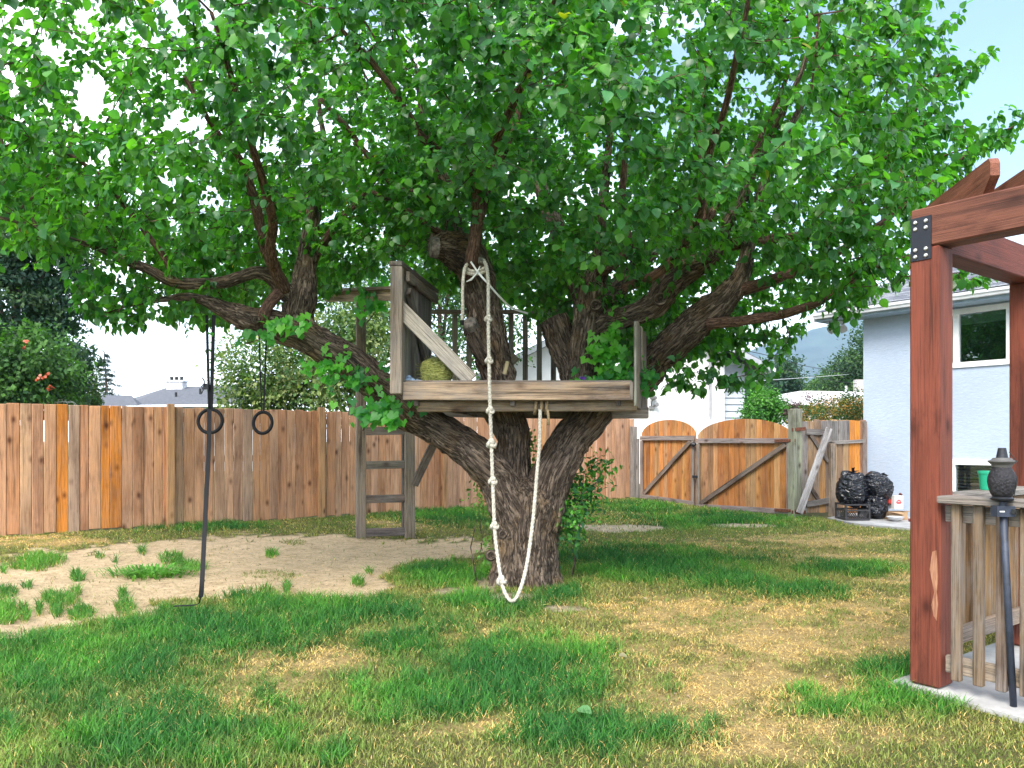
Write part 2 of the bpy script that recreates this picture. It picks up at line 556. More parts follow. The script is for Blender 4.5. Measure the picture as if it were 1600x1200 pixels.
def axis(lo, hi, step, far):
    mid = list(np.arange(lo, hi + 1e-6, step))
    a, s = [], step
    p = lo
    while p > -far:
        s *= 1.35; p -= s; a.append(p)
    b, s, p = [], step, hi
    while p < far:
        s *= 1.35; p += s; b.append(p)
    return np.array(a[::-1] + mid + b)


gx, gy = axis(-8.5, 8.0, 0.075, 2700), axis(2.0, 18.0, 0.075, 2700)
GX, GY = np.meshgrid(gx, gy)
gsx, gsy = GX.ravel(), GY.ravel()
sand, lush, dry, bare, tuft, creep = cover(gsx, gsy)
inview = (gsy > 1.5) & (gsy < 40)
for a in (sand, lush, dry, bare, tuft, creep): a *= inview
gz = gh(gsx, gsy)
gz = gz + sand * (0.03 * (fbm(gsx * 5, gsy * 5, 8) - 0.5) + 0.02 * (fbm(gsx * 11, gsy * 11, 13) - 0.5)) - sand * 0.012
soil = np.array([0.24, 0.185, 0.11]); grassy = np.array([0.11, 0.135, 0.04]); straw = np.array([0.56, 0.41, 0.19]); lushc = np.array([0.03, 0.085, 0.02]); sandc = np.array([0.72, 0.55, 0.36])
C = grassy[None] + (soil - grassy)[None] * (0.6 * fbm(gsx * 4, gsy * 4, 9))[:, None]
C = C + (straw - C) * dry[:, None] * 0.85
C = C + (lushc - C) * lush[:, None]
C = C + (np.array([0.50, 0.42, 0.30]) - C) * bare[:, None]
C = C + (sandc - C) * sand[:, None]
C *= (0.85 + 0.3 * fbm(gsx * 11, gsy * 11, 10))[:, None]
nxg, nyg = len(gx), len(gy)
ii = (np.arange(nyg - 1)[:, None] * nxg + np.arange(nxg - 1)[None, :]).ravel()
me = bpy.data.meshes.new('ground')
me.vertices.add(nxg * nyg); me.vertices.foreach_set('co', np.stack([gsx, gsy, gz], 1).astype(np.float32).ravel())
q = np.stack([ii, ii + 1, ii + nxg + 1, ii + nxg], 1).astype(np.int32)
me.loops.add(q.size); me.loops.foreach_set('vertex_index', q.ravel())
me.polygons.add(len(q)); me.polygons.foreach_set('loop_start', (np.arange(len(q)) * 4).astype(np.int32)); me.polygons.foreach_set('loop_total', np.full(len(q), 4, np.int32))
me.polygons.foreach_set('use_smooth', np.ones(len(q), bool))
ca = me.color_attributes.new('Col', 'FLOAT_COLOR', 'POINT')
c4 = np.ones((len(C), 4), np.float32); c4[:, :3] = C
ca.data.foreach_set('color', c4.ravel())
me.update(calc_edges=True)
m, nt, b, out = new_mat('lawn_soil')
a = nd(nt, 'ShaderNodeAttribute', attribute_name='Col')
tc = nd(nt, 'ShaderNodeTexCoord')
n1 = nd(nt, 'ShaderNodeTexNoise', {'Vector': tc.outputs['Object'], 'Scale': 24.0, 'Detail': 8.0, 'Roughness': 0.72})
n2 = nd(nt, 'ShaderNodeTexNoise', {'Vector': tc.outputs['Object'], 'Scale': 7.0, 'Detail': 6.0, 'Roughness': 0.65, 'Distortion': 0.6})
n3 = nd(nt, 'ShaderNodeTexNoise', {'Vector': tc.outputs['Object'], 'Scale': 130.0, 'Detail': 3.0, 'Roughness': 0.6})
sp = ramp(nt, n1.outputs['Fac'], [(0.32, (0.34, 0.30, 0.27)), (0.42, (0.92, 0.9, 0.88)), (0.66, (1.06, 1.06, 1.05))])
sp2 = ramp(nt, n2.outputs['Fac'], [(0.30, (0.78, 0.74, 0.68)), (0.55, (1.05, 1.05, 1.05))])
sp3 = ramp(nt, n3.outputs['Fac'], [(0.33, (0.6, 0.57, 0.52)), (0.48, (1.03, 1.03, 1.02))])
c = mixc(nt, 1.0, mixc(nt, 1.0, mixc(nt, 1.0, a.outputs['Color'], sp, 'MULTIPLY'), sp2, 'MULTIPLY'), sp3, 'MULTIPLY')
nt.links.new(c, b.inputs['Base Color'])
b.inputs['Roughness'].default_value = 0.95
b.inputs['Specular IOR Level'].default_value = 0.15
hh = nd(nt, 'ShaderNodeMath', {0: n1.outputs['Fac'], 1: n2.outputs['Fac']}, operation='ADD')
bp = nd(nt, 'ShaderNodeBump', {'Height': hh.outputs[0], 'Strength': 1.0, 'Distance': 0.05})
nt.links.new(bp.outputs[0], b.inputs['Normal'])
me.materials.append(m)
tag(put(bpy.data.objects.new('ground', me)), kind='structure')

# ------------------------------------------------------------------ wooded ridge far behind the houses
hx, hy = np.meshgrid(np.linspace(300, 2300, 90), np.linspace(1400, 2600, 50))
prof = np.interp(hx, [300, 420, 616, 742, 827, 1000, 1300, 1800, 2300], [120, 165, 245, 285, 313, 372, 440, 430, 400]) + 24 * (fbm(hx / 90, hy / 90, 21) - 0.5) + 30 * (fbm(hx / 420, hy / 420, 22) - 0.5)
hz = prof * np.clip(1 - np.abs(hy - 2050) / 620, 0, 1) ** 0.8 + 8 * (vnoise(hx / 22, hy / 22, 5) - 0.5) - 2
hv = np.stack([hx.ravel(), hy.ravel(), np.clip(hz, -1, 462).ravel()], 1)
n_ = 90
fs = [(j * n_ + i, j * n_ + i + 1, (j + 1) * n_ + i + 1, (j + 1) * n_ + i) for j in range(49) for i in range(89)]
mb = MB(); mb.add(hv.tolist(), fs)
o = mb.build('hill', plain('forested_slope', (0.045, 0.065, 0.05), 0.95, var=0.5, scale=0.012), smooth=True, recentre=False)
tag(o, kind='structure')

# ================================================================== BLUE HOUSE (right)
HD, HN = Vector((0.604, -0.797, 0)), Vector((-0.797, -0.604, 0))     # along the wall towards the viewer's right; out of the wall
HE = Vector((6.28, 13.9, 0))


def hp(t, o, z):
    return HE + HD * t + HN * o + Vector((0, 0, z))


m, nt, b, out = new_mat('blue_stucco')
tc = nd(nt, 'ShaderNodeTexCoord')
mp = nd(nt, 'ShaderNodeMapping', {'Vector': tc.outputs['Object'], 'Scale': (9, 9, 22)})
n1 = nd(nt, 'ShaderNodeTexNoise', {'Vector': mp.outputs[0], 'Scale': 1.6, 'Detail': 8.0, 'Roughness': 0.65})
n2 = nd(nt, 'ShaderNodeTexNoise', {'Vector': tc.outputs['Object'], 'Scale': 0.8, 'Detail': 4.0})
c = mixc(nt, 1.0, ramp(nt, n1.outputs['Fac'], [(0.3, (0.37, 0.445, 0.56)), (0.7, (0.425, 0.50, 0.615))]), ramp(nt, n2.outputs['Fac'], [(0.3, (0.93, 0.93, 0.94)), (0.7, (1.04, 1.04, 1.03))]), 'MULTIPLY')
nt.links.new(c, b.inputs['Base Color']); b.inputs['Roughness'].default_value = 0.9
bp = nd(nt, 'ShaderNodeBump', {'Height': n1.outputs['Fac'], 'Strength': 0.45, 'Distance': 0.02}); nt.links.new(bp.outputs[0], b.inputs['Normal'])
M_stucco = m

m, nt, b, out = new_mat('window_glass')
gl = nd(nt, 'ShaderNodeBsdfGlossy', {'Color': (0.9, 0.95, 1.0, 1), 'Roughness': 0.015})
tr = nd(nt, 'ShaderNodeBsdfTransparent', {'Color': (0.75, 0.8, 0.78, 1)})
fr = nd(nt, 'ShaderNodeFresnel', {'IOR': 1.9})
mx = nd(nt, 'ShaderNodeMixShader', {0: fr.outputs[0], 1: tr.outputs[0], 2: gl.outputs[0]})
nt.links.new(mx.outputs[0], out.inputs['Surface'])
M_glass = m

house = thing('blue_house', 'pale blue stucco house with grey shingle roof behind the red pergola', 'house', hp(0, 0, 0))


def wall_with_holes(mb, holes, t0, t1, z0, z1, depth):
    """wall slab in the house frame with rectangular openings, as butted blocks"""
    ts = sorted({t0, t1, *[h[0] for h in holes], *[h[1] for h in holes]})
    for a, c in zip(ts[:-1], ts[1:]):
        zs = [(z0, z1)]
        for h in holes:
            if h[0] <= a and h[1] >= c:
                zs = [q for lo, hi in zs for q in ((lo, min(hi, h[2])), (max(lo, h[3]), hi)) if q[1] - q[0] > 1e-6]
        for lo, hi in zs:
            mb.prism([hp(a, 0, lo), hp(c, 0, lo), hp(c, 0, hi), hp(a, 0, hi)], -HN * depth)


def wall_t(u, o=0.0):
    k = (u - 800) / FPX
    p = HE + HN * o
    return (k * p.y - p.x) / (HD.x - k * HD.y)


def wall_z(u, v, o=0.0):
    p = HE + HN * o + HD * wall_t(u, o)
    return HCAM + (VH - v) / FPX * p.y


# openings: main window and the basement window
W1 = (wall_t(1447), wall_t(1577), wall_z(1577, 564), wall_z(1577, 478))
W2 = (wall_t(1440), wall_t(1560), wall_z(1520, 778), wall_z(1520, 723))
mb = MB()
wall_with_holes(mb, [W1, W2], 0, 7.0, -0.15, 3.62, 0.25)
mb.build('wall', M_stucco, house, recentre=False)
mb = MB()   # the end wall running back behind the side fence
mb.prism([hp(0.002, -0.25, -0.15), hp(0.002, -6.0, -0.15), hp(0.002, -6.0, 3.62), hp(0.002, -3.1, 4.55), hp(0.002, -0.25, 3.62)], HD * 0.25)
mb.build('end_wall', M_stucco, house, recentre=False)


def window(W, split, name, blinds):
    t0, t1, z0, z1 = W
    fw = 0.085
    w = MB()
    for a, c, lo, hi in ((t0 - 0.05, t1 + 0.05, z0 - 0.05, z0 + fw - 0.05), (t0 - 0.05, t1 + 0.05, z1 - fw + 0.05, z1 + 0.05)):
        w.prism([hp(a, 0.03, lo), hp(c, 0.03, lo), hp(c, 0.03, hi), hp(a, 0.03, hi)], -HN * 0.12)
    for a in (t0 - 0.05, t1 - fw + 0.05):
        w.prism([hp(a, 0.028, z0 + fw - 0.05), hp(a + fw, 0.028, z0 + fw - 0.05), hp(a + fw, 0.028, z1 - fw + 0.05), hp(a, 0.028, z1 - fw + 0.05)], -HN * 0.118)
    ts = t0 + (t1 - t0) * split
    w.prism([hp(ts - 0.04, 0.02, z0 + fw - 0.05), hp(ts + 0.04, 0.02, z0 + fw - 0.05), hp(ts + 0.04, 0.02, z1 - fw + 0.05), hp(ts - 0.04, 0.02, z1 - fw + 0.05)], -HN * 0.1)
    win = w.build('window', M_white, house, recentre=False)
    tag(win, name)
    for a, c in ((t0 + fw - 0.05, ts - 0.04), (ts + 0.04, t1 - fw + 0.05)):
        p = MB(); p.prism([hp(a, -0.03, z0 + fw - 0.05), hp(c, -0.03, z0 + fw - 0.05), hp(c, -0.03, z1 - fw + 0.05), hp(a, -0.03, z1 - fw + 0.05)], -HN * 0.006)
        p.build('pane', M_glass, win, recentre=False)
    d = MB()
    d.prism([hp(t0 - 0.3, -0.9, z0 - 0.3), hp(t1 + 0.3, -0.9, z0 - 0.3), hp(t1 + 0.3, -0.9, z1 + 0.3), hp(t0 - 0.3, -0.9, z1 + 0.3)], -HN * 0.02)
    d.build('dark_backing', M_dark, win, recentre=False)  # near-black sheet; darkness of the unlit interior is painted into its colour
    if blinds == 'strip':
        s = MB(); s.prism([hp(t0, -0.10, z1 - 0.20), hp(t1, -0.10, z1 - 0.20), hp(t1, -0.10, z1), hp(t0, -0.10, z1)], -HN * 0.01)
        s.build('roller_blind', plain('green_blind', (0.30, 0.42, 0.33), 0.8), win, recentre=False)
    else:
        zz = z0 + 0.05
        M_slat = plain('grey_slat', (0.33, 0.31, 0.28), 0.6)
        while zz < z1 - 0.05:
            s = MB(); s.prism([hp(t0, -0.09, zz), hp(t1, -0.09, zz), hp(t1, -0.12, zz + 0.018), hp(t0, -0.12, zz + 0.018)], Vector((0, 0, 0.004)))
            s.build('blind_slat', M_slat, win, recentre=False)
            zz += 0.052
    return win


window(W1, 0.38, 'white framed sliding window with a green blind', 'strip')
window(W2, 0.42, 'white framed basement window with grey slats', 'slats')

OV, GZ0 = 0.40, 3.58
T0 = -0.68
mb = MB()    # gutter: a moulded trough section swept along the eave
sec = [(0.0, -0.055), (0.075, -0.055), (0.085, -0.02), (0.105, 0.0), (0.105, 0.045), (0.092, 0.045), (0.085, 0.02), (0.02, 0.015), (0.0, 0.045)]
mb.prism([hp(T0, OV + a, GZ0 + z) for a, z in sec], HD * 8.0)
mb.build('gutter', M_gutter, house, recentre=False)
mb = MB()
mb.prism([hp(T0, -0.002, GZ0 - 0.10), hp(T0, OV - 0.002, GZ0 - 0.10), hp(T0, OV - 0.002, GZ0 + 0.01), hp(T0, -0.002, GZ0 + 0.10)], HD * 8.0)
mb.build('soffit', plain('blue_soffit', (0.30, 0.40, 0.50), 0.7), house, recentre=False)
SL = 0.33                                                   # roof pitch
roof_n = (-HN + Vector((0, 0, SL))).normalized()            # up the slope


def rp(t, s, lift=0.0):
    up = roof_n.cross(HD).normalized()
    if up.z < 0: up = -up
    return hp(T0 + t, OV + 0.03, GZ0 + 0.055) + roof_n * s + up * lift


mb = MB(); mb.prism([rp(0, 0, -0.06), rp(8, 0, -0.06), rp(8, 4.2, -0.06), rp(0, 4.2, -0.06)], Vector((0, 0, 0.05)))
roof = mb.build('roof', plain('roof_deck', (0.16, 0.17, 0.19), 0.9), house, recentre=False)
mb = MB(); mb.prism([rp(-0.02, 0.0, -0.16), rp(-0.02, 4.2, -0.16), rp(-0.02, 4.2, -0.004), rp(-0.02, 0.0, -0.004)], -HD * 0.03)
mb.build('rake_board', M_gutter, roof, recentre=False)
M_sh = []
for i, c in enumerate(((0.17, 0.18, 0.21), (0.21, 0.22, 0.25), (0.13, 0.14, 0.17), (0.24, 0.25, 0.27))):
    M_sh.append(plain('shingle_%d' % i, c, 0.95, var=0.3, scale=60, bump=0.5))
up = roof_n.cross(HD).normalized()
if up.z < 0: up = -up
xs = HD; ys = roof_n
rest = MB()
sh_me = []
for mm in M_sh:
    s = MB(); s.prism([Vector((0.003, 0, 0.010)), Vector((0.297, 0, 0.010)), Vector((0.297, 0.28, 0.0)), Vector((0.003, 0.28, 0.0))], Vector((0, 0, 0.008)))
    sh_me.append(s.mesh('shingle', mm))
rnd = random.Random(3)
for row in range(21):
    for k in range(27):
        t = k * 0.30 + (0.15 if row % 2 else 0) + rnd.uniform(-.01, .01)
        p = rp(t, row * 0.165, 0.004 + rnd.uniform(0, .004))
        if k < 14:
            put(bpy.data.objects.new('shingle', rnd.choice(sh_me)), basis(p, xs, ys, up), roof)
        else:
            Mx = basis(p, xs, ys, up)
            rest.prism([Mx @ Vector(q) for q in ((0.003, 0, 0.010), (0.297, 0, 0.010), (0.297, 0.28, 0.0), (0.003, 0.28, 0.0))], up * 0.008)
tag(rest.build('shingles', M_sh[0], roof, recentre=False), kind='stuff')
# twin floodlight under the eave
fl = MB(); fl.box(hp(-0.30, 0.20, GZ0 - 0.135), (0.10, 0.10, 0.05))
flood = fl.build('floodlight', M_gutter, house)
for dt in (-0.09, 0.08):
    c0 = hp(-0.30 + dt * 0.4, 0.22, GZ0 - 0.17); c1 = hp(-0.30 + dt * 1.5, 0.36, GZ0 - 0.28)
    h = MB(); h.tube([c0, c0.lerp(c1, .35), c0.lerp(c1, .4), c1], [0.022, 0.03, 0.045, 0.075], 14)
    h.build('lamp_head', plain('grey_lamp', (0.20, 0.21, 0.21), 0.5), flood, smooth=False)

# concrete strip along the house and the pergola pad
mb = MB()
p1, p2 = at(1300, 808, 13.2), at(1330, 822, 12.0)
mb.prism([Vector((5.25, 12.95, -0.06)), Vector((4.95 + 0.35, 12.05, -0.06)), Vector((5.3 + 3.3, 12.05 - 4.4, -0.06)), Vector((6.2 + 3.4, 13.7 - 4.2, -0.06)), Vector((6.1, 13.85, -0.06))], (0, 0, 0.095))
tag(mb.build('path', M_conc), kind='structure')
PN = Vector((2.2, 4.0, 0))                    # near corner of the pergola post
PD, PQ = Vector((0.604, -0.797, 0)), Vector((0.797, 0.603, 0))
mb = MB()
corners = [PN - PD * 0.23 - PQ * 0.05, PN + PD * 2.4 - PQ * 0.30, PN + PD * 2.4 + PQ * 3.0, PN - PD * 0.23 + PQ * 3.0]
mb.prism([p + Vector((0, 0, -0.08)) for p in corners], (0, 0, 0.10))
tag(mb.build('pavement', M_conc), kind='structure')

# ================================================================== FENCE
fence = thing('plank_fence', 'tall cedar plank fence running behind the tree along the lawn', 'fence', (-2, 13.1, 0.08))
FD3, FN3 = Vector((*FD, 0)), Vector((*FN, 0))
FTOP, FBOT = 1.785, 0.11


def fence_s(u):
    k = (u - 800) / FPX
    return (k * FA[1] - FA[0]) / (FD[0] - k * FD[1])


def fp(s, o=0.0, z=0.0):
    return Vector((FA[0] + FD[0] * s + FN[0] * o, FA[1] + FD[1] * s + FN[1] * o, z))


TONES = [((0.545, 0.295, 0.165), 6), ((0.50, 0.25, 0.13), 5), ((0.58, 0.335, 0.205), 5), ((0.43, 0.285, 0.20), 3), ((0.56, 0.24, 0.075), 1), ((0.50, 0.22, 0.09), 1), ((0.53, 0.315, 0.195), 4)]
pool = [c for c, n in TONES for _ in range(n)]
rnd = random.Random(21)
s, i = -1.2, 0
widths = [0.105, 0.128, 0.134, 0.138, 0.142, 0.135]
while s < fence_s(985):
    w = rnd.choice(widths)
    c = jit(rnd.choice(pool), 0.06)
    if s > 3.2: c = jit(rnd.choice(pool[:16]), 0.06)      # further on the boards are paler and more alike
    if s < 3.2 and c[2] < 0.10: c = jit((0.54, 0.26, 0.125), .1)
    if abs(s - 0.62) < 0.07 or abs(s - 1.20) < 0.07: c = (0.58, 0.21, 0.035)
    z = FBOT + rnd.uniform(-.02, .02)
    dpt = rnd.uniform(-.007, .007)
    bar('plank', fp(s + w / 2, dpt, z), fp(s + w / 2 + rnd.uniform(-.004, .004), dpt, FTOP + rnd.uniform(-.008, .008)), w, 0.020, M_fence, fence, FD3, c, 0.0055)
    s += w + rnd.choice((0.003, 0.004, 0.005, 0.007) if s < 3.2 else (0.002, 0.003, 0.004))
    i += 1
for u, zt in ((265, 1.83), (500, 1.835), (692, 1.79), (846, 1.79)):
    s = fence_s(u)
    bar('post', fp(s, 0.055, 0.0), fp(s, 0.055, zt), 0.092, 0.088, M_fence, fence, FD3, jit((0.46, 0.25, 0.12), .05), 0.005)
for z in (0.42, 1.05, 1.62):
    bar('rail', fp(-1.2, -0.035, z), fp(fence_s(985), -0.035, z), 0.088, 0.040, M_fence, fence, (0, 0, 1), (0.33, 0.22, 0.15), 0.004)

# ================================================================== GATES
GC, GD = Vector((2.60, 16.45, 0.0)), Vector((4.80, 13.32, 0.0))
gdir = (GD - GC).normalized(); gn = Vector((gdir.y, -gdir.x, 0))
if gn.y > 0: gn = -gn
glen = (GD - GC).length


def gp(t, o, z):
    return GC + gdir * t + gn * o + Vector((0, 0, z))


def gate_t(u):
    k = (u - 800) / FPX
    return (k * GC.y - GC.x) / (gdir.x - k * gdir.y)


def make_gate(label, t0, t1, zb0, zb1, zt, arch, tones, seed):
    g = thing('arched_gate', label, 'gate', gp((t0 + t1) / 2, 0, 0.0), 'pair of arched wooden gates')
    rr = random.Random(seed)
    n = max(6, int((t1 - t0) / 0.118)); w = (t1 - t0) / n
    zb = lambda t: zb0 + (zb1 - zb0) * (t - t0) / (t1 - t0)

    def top(t):
        q = (t - (t0 + t1) / 2) / ((t1 - t0) / 2)
        return zt + 0.02 + arch * math.sqrt(max(0.0, 1 - (abs(q) * 0.98) ** 2.0))
    for i in range(n):
        a, c = t0 + i * w + 0.002, t0 + (i + 1) * w - 0.002
        base = Vector((0, 0, zb(a)))
        x, y, z = gdir, gn, Vector((0, 0, 1))
        M = basis(gp((a + c) / 2, -0.03, zb((a + c) / 2)), x, z.cross(x), z)
        h = lambda t: top(t) - zb((a + c) / 2)
        mbp = MB(); hw = (c - a) / 2
        mbp.prism([Vector((-hw, 0, 0)), Vector((hw, 0, 0)), Vector((hw, 0, h(c))), Vector((0, 0, h((a + c) / 2))), Vector((-hw, 0, h(a)))], (0, rr.uniform(.016, .022), 0))
        o = bpy.data.objects.new('plank', mbp.mesh('plank', M_gate))
        o.color = (*jit(rr.choice(tones), .12), 1)
        put(o, M, g)
    grey = (0.27, 0.22, 0.20)
    fw = 0.09
    dz = Vector((0, 0, 1))
    bar('rail', gp(t0, 0.012, zt - 0.02), gp(t1, 0.012, zt - 0.02), fw, 0.036, M_old, g, dz, jit(grey))
    bar('rail', gp(t0, 0.012, zb0 + 0.05), gp(t1, 0.012, zb1 + 0.05), fw, 0.036, M_old, g, dz, jit(grey))
    for t in (t0 + 0.04, t1 - 0.04):
        bar('stile', gp(t, 0.010, zb(t) + 0.096), gp(t, 0.010, zt - 0.066), 0.075, 0.034, M_old, g, gdir, jit(grey))
    bar('brace', gp(t0 + 0.10, 0.014, zb0 + 0.11), gp(t1 - 0.10, 0.014, zt - 0.09), 0.085, 0.034, M_old, g, dz, jit((0.19, 0.14, 0.11)))
    return g, zb


WARM = [(0.52, 0.205, 0.055), (0.47, 0.18, 0.05), (0.55, 0.25, 0.08), (0.41, 0.16, 0.045), (0.50, 0.27, 0.115), (0.39, 0.21, 0.10)]
tA, tB, tC, tD = gate_t(1001), gate_t(1085.5), gate_t(1089), gate_t(1236)
zz = lambda u, v, t: HCAM + (VH - v) / FPX * gp(t, 0, 0).y
g1, zb1 = make_gate('narrow arched cedar gate with dark diagonal brace beside the plank fence', tA, tB, zz(1001, 779, tA), zz(1085, 791, tB), zz(1040, 683, (tA + tB) / 2), 0.33, WARM, 4)
g2, zb2 = make_gate('wide arched cedar gate with pale diagonal brace next to the green post', tC, tD, zz(1089, 795, tC), zz(1236, 804, tD), zz(1160, 687, (tC + tD) / 2), 0.36, WARM, 5)
bar('gate_latch', gp(tB - 0.02, 0.04, 0.62), gp(tB + 0.10, 0.04, 0.62), 0.05, 0.03, M_iron, g2, (0, 0, 1))
mbh = MB(); mbh.tube([gp(tB - 0.05, 0.05, 1.24), gp(tB + 0.02, 0.06, 1.25), gp(tB + 0.06, 0.05, 1.24)], [0.03, 0.05, 0.03], 8)
mbh.build('upper_latch', M_iron, g2)
for z in (zz(1240, 689, tD) , zb2(tD) + 0.06):
    bar('hinge', gp(tD - 0.30, 0.045, z), gp(tD + 0.12, 0.045, z + 0.01), 0.055, 0.014, M_rust, g2, (0, 0, 1))
bar_post = thing('gate_post', 'grey weathered gate post between the plank fence and narrow gate', 'post', gp(-0.02, 0, 0.05))
bar('post', gp(gate_t(990), 0.0, 0.02), gp(gate_t(990), 0.0, 1.62), 0.11, 0.11, M_old, bar_post, gdir, (0.27, 0.24, 0.22))
bar('hinge_board', gp(gate_t(998), 0.03, 0.12), gp(gate_t(998), 0.03, 1.36), 0.06, 0.04, M_old, bar_post, gdir, (0.25, 0.23, 0.22))
gpost = thing('gate_post', 'thick greenish treated gate post with rusty hinges beside the wide gate', 'post', GD)
bar('post', GD + Vector((0.05, 0, -0.05)), GD + Vector((0.05, 0, 1.86)), 0.19, 0.15, M_old, gpost, (0.93, 0.36, 0), (0.27, 0.285, 0.20), 0.01)
for z in (0.10, 1.50):
    bar('strap_hinge', GD + Vector((-0.04, -0.09, z)), GD + Vector((0.20, -0.085, z + (0.0 if z < 1 else 0.02))), 0.06, 0.012, M_rust, gpost, (0, 0, 1))

# side panel from the green post to the house corner
SP0, SP1 = GD + Vector((0.17, 0.03, 0)), HE + HN * 0.05 + HD * 0.07
sdir = (SP1 - SP0).normalized(); sn = Vector((sdir.y, -sdir.x, 0))
if sn.y > 0: sn = -sn
slen = (SP1 - SP0).length
sp_ = lambda t, o, z: SP0 + sdir * t + sn * o + Vector((0, 0, z))
panel = thing('side_fence_panel', 'weathered orange and grey fence panel between green post and blue house', 'fence', sp_(slen / 2, 0, 0))
GT = [(0.30, 0.26, 0.24), (0.42, 0.27, 0.15), (0.40, 0.26, 0.16), (0.45, 0.24, 0.09), (0.33, 0.25, 0.20), (0.44, 0.29, 0.16), (0.40, 0.26, 0.15), (0.46, 0.30, 0.16), (0.60, 0.22, 0.03), (0.62, 0.24, 0.035), (0.35, 0.20, 0.14)]
w = slen / 11
for i in range(11):
    bar('plank', sp_((i + .5) * w, 0, 0.06 + random.uniform(-.02, .02)), sp_((i + .5) * w, 0, 1.68 - (0.03 if i < 2 else 0) + random.uniform(-.01, .01)), w - 0.004, 0.02, M_gate if 2 < i else M_old, panel, sdir, GT[i])
    # the old gate's grey cap pieces, nailed over the plank tops
    if 2 < i < 8: bar('cap_board', sp_((i + .5) * w, 0.022, 1.29), sp_((i + .5) * w, 0.022, 1.665 + random.uniform(-.01, .01)), w - 0.006, 0.016, M_old, panel, sdir, jit((0.25, 0.23, 0.215)))
bar('rail', sp_(slen * .44, 0.036, 1.28), sp_(slen * 0.95, 0.036, 1.31), 0.06, 0.03, M_old, panel, (0, 0, 1), (0.28, 0.25, 0.23))
bar('rail', sp_(slen * .05, 0.034, 1.47), sp_(slen * 0.40, 0.034, 1.46), 0.10, 0.035, M_old, panel, (0, 0, 1), (0.24, 0.22, 0.21))
bar('rail', sp_(slen * .05, 0.034, 0.22), sp_(slen * 0.40, 0.034, 0.28), 0.10, 0.035, M_old, panel, (0, 0, 1), (0.24, 0.22, 0.21))
bar('brace', sp_(slen * .12, 0.03, 1.42), sp_(slen * 0.385, 0.03, 0.95), 0.07, 0.03, M_old, panel, (0, 0, 1), (0.14, 0.10, 0.08))
bar('brace', sp_(slen * .10, 0.03, 0.55), sp_(slen * 0.25, 0.03, 0.28), 0.07, 0.03, M_old, panel, (0, 0, 1), (0.14, 0.10, 0.08))
bar('post', sp_(slen * .43, 0.065, 0.0), sp_(slen * 0.43, 0.065, 1.27), 0.11, 0.07, M_old, panel, sdir, (0.36, 0.28, 0.21))
bar('trim_board', sp_(slen * .965, 0.03, 0.05), sp_(slen * .965, 0.03, 1.66), 0.09, 0.03, M_old, panel, sdir, (0.25, 0.19, 0.16))
lean = thing('leaning_board', 'pale grey board leaning diagonally against the side fence panel', 'board', GD + Vector((0.2, -0.2, 0)))
bar('board', at(1249, 802, 13.05), at(1296, 669, 13.28), 0.115, 0.03, M_old, lean, (0.93, 0.1, 0), (0.46, 0.44, 0.44))

# ================================================================== APRICOT TREE
tree = thing('apricot_tree', 'huge spreading apricot tree carrying the tree house in its limbs', 'tree', (0.12, 7.2, 0))


def bark_disp(a, L, r, p):
    q = Vector((math.cos(a) * 2.6, math.sin(a) * 2.6, L * 3.2))
    k = Vector((math.cos(a) * r * 46, math.sin(a) * r * 46, L * 5.5)) + p * 0.01
    lump = mnoise.noise(q + Vector((r * 40, 0, 0)))
    k2 = k + Vector((mnoise.noise(k * 0.6), mnoise.noise(k * 0.6 + Vector((5, 0, 0))), 0)) * 0.8
    ridge = 0.45 - abs(mnoise.noise(k2)) * 2.2
    fine = 0.3 - abs(mnoise.noise(k2 * 2.4)) * 1.4
    return r * (1 + 0.13 * lump) - min(0.021, r * 0.15) * ridge - min(0.008, r * 0.06) * fine


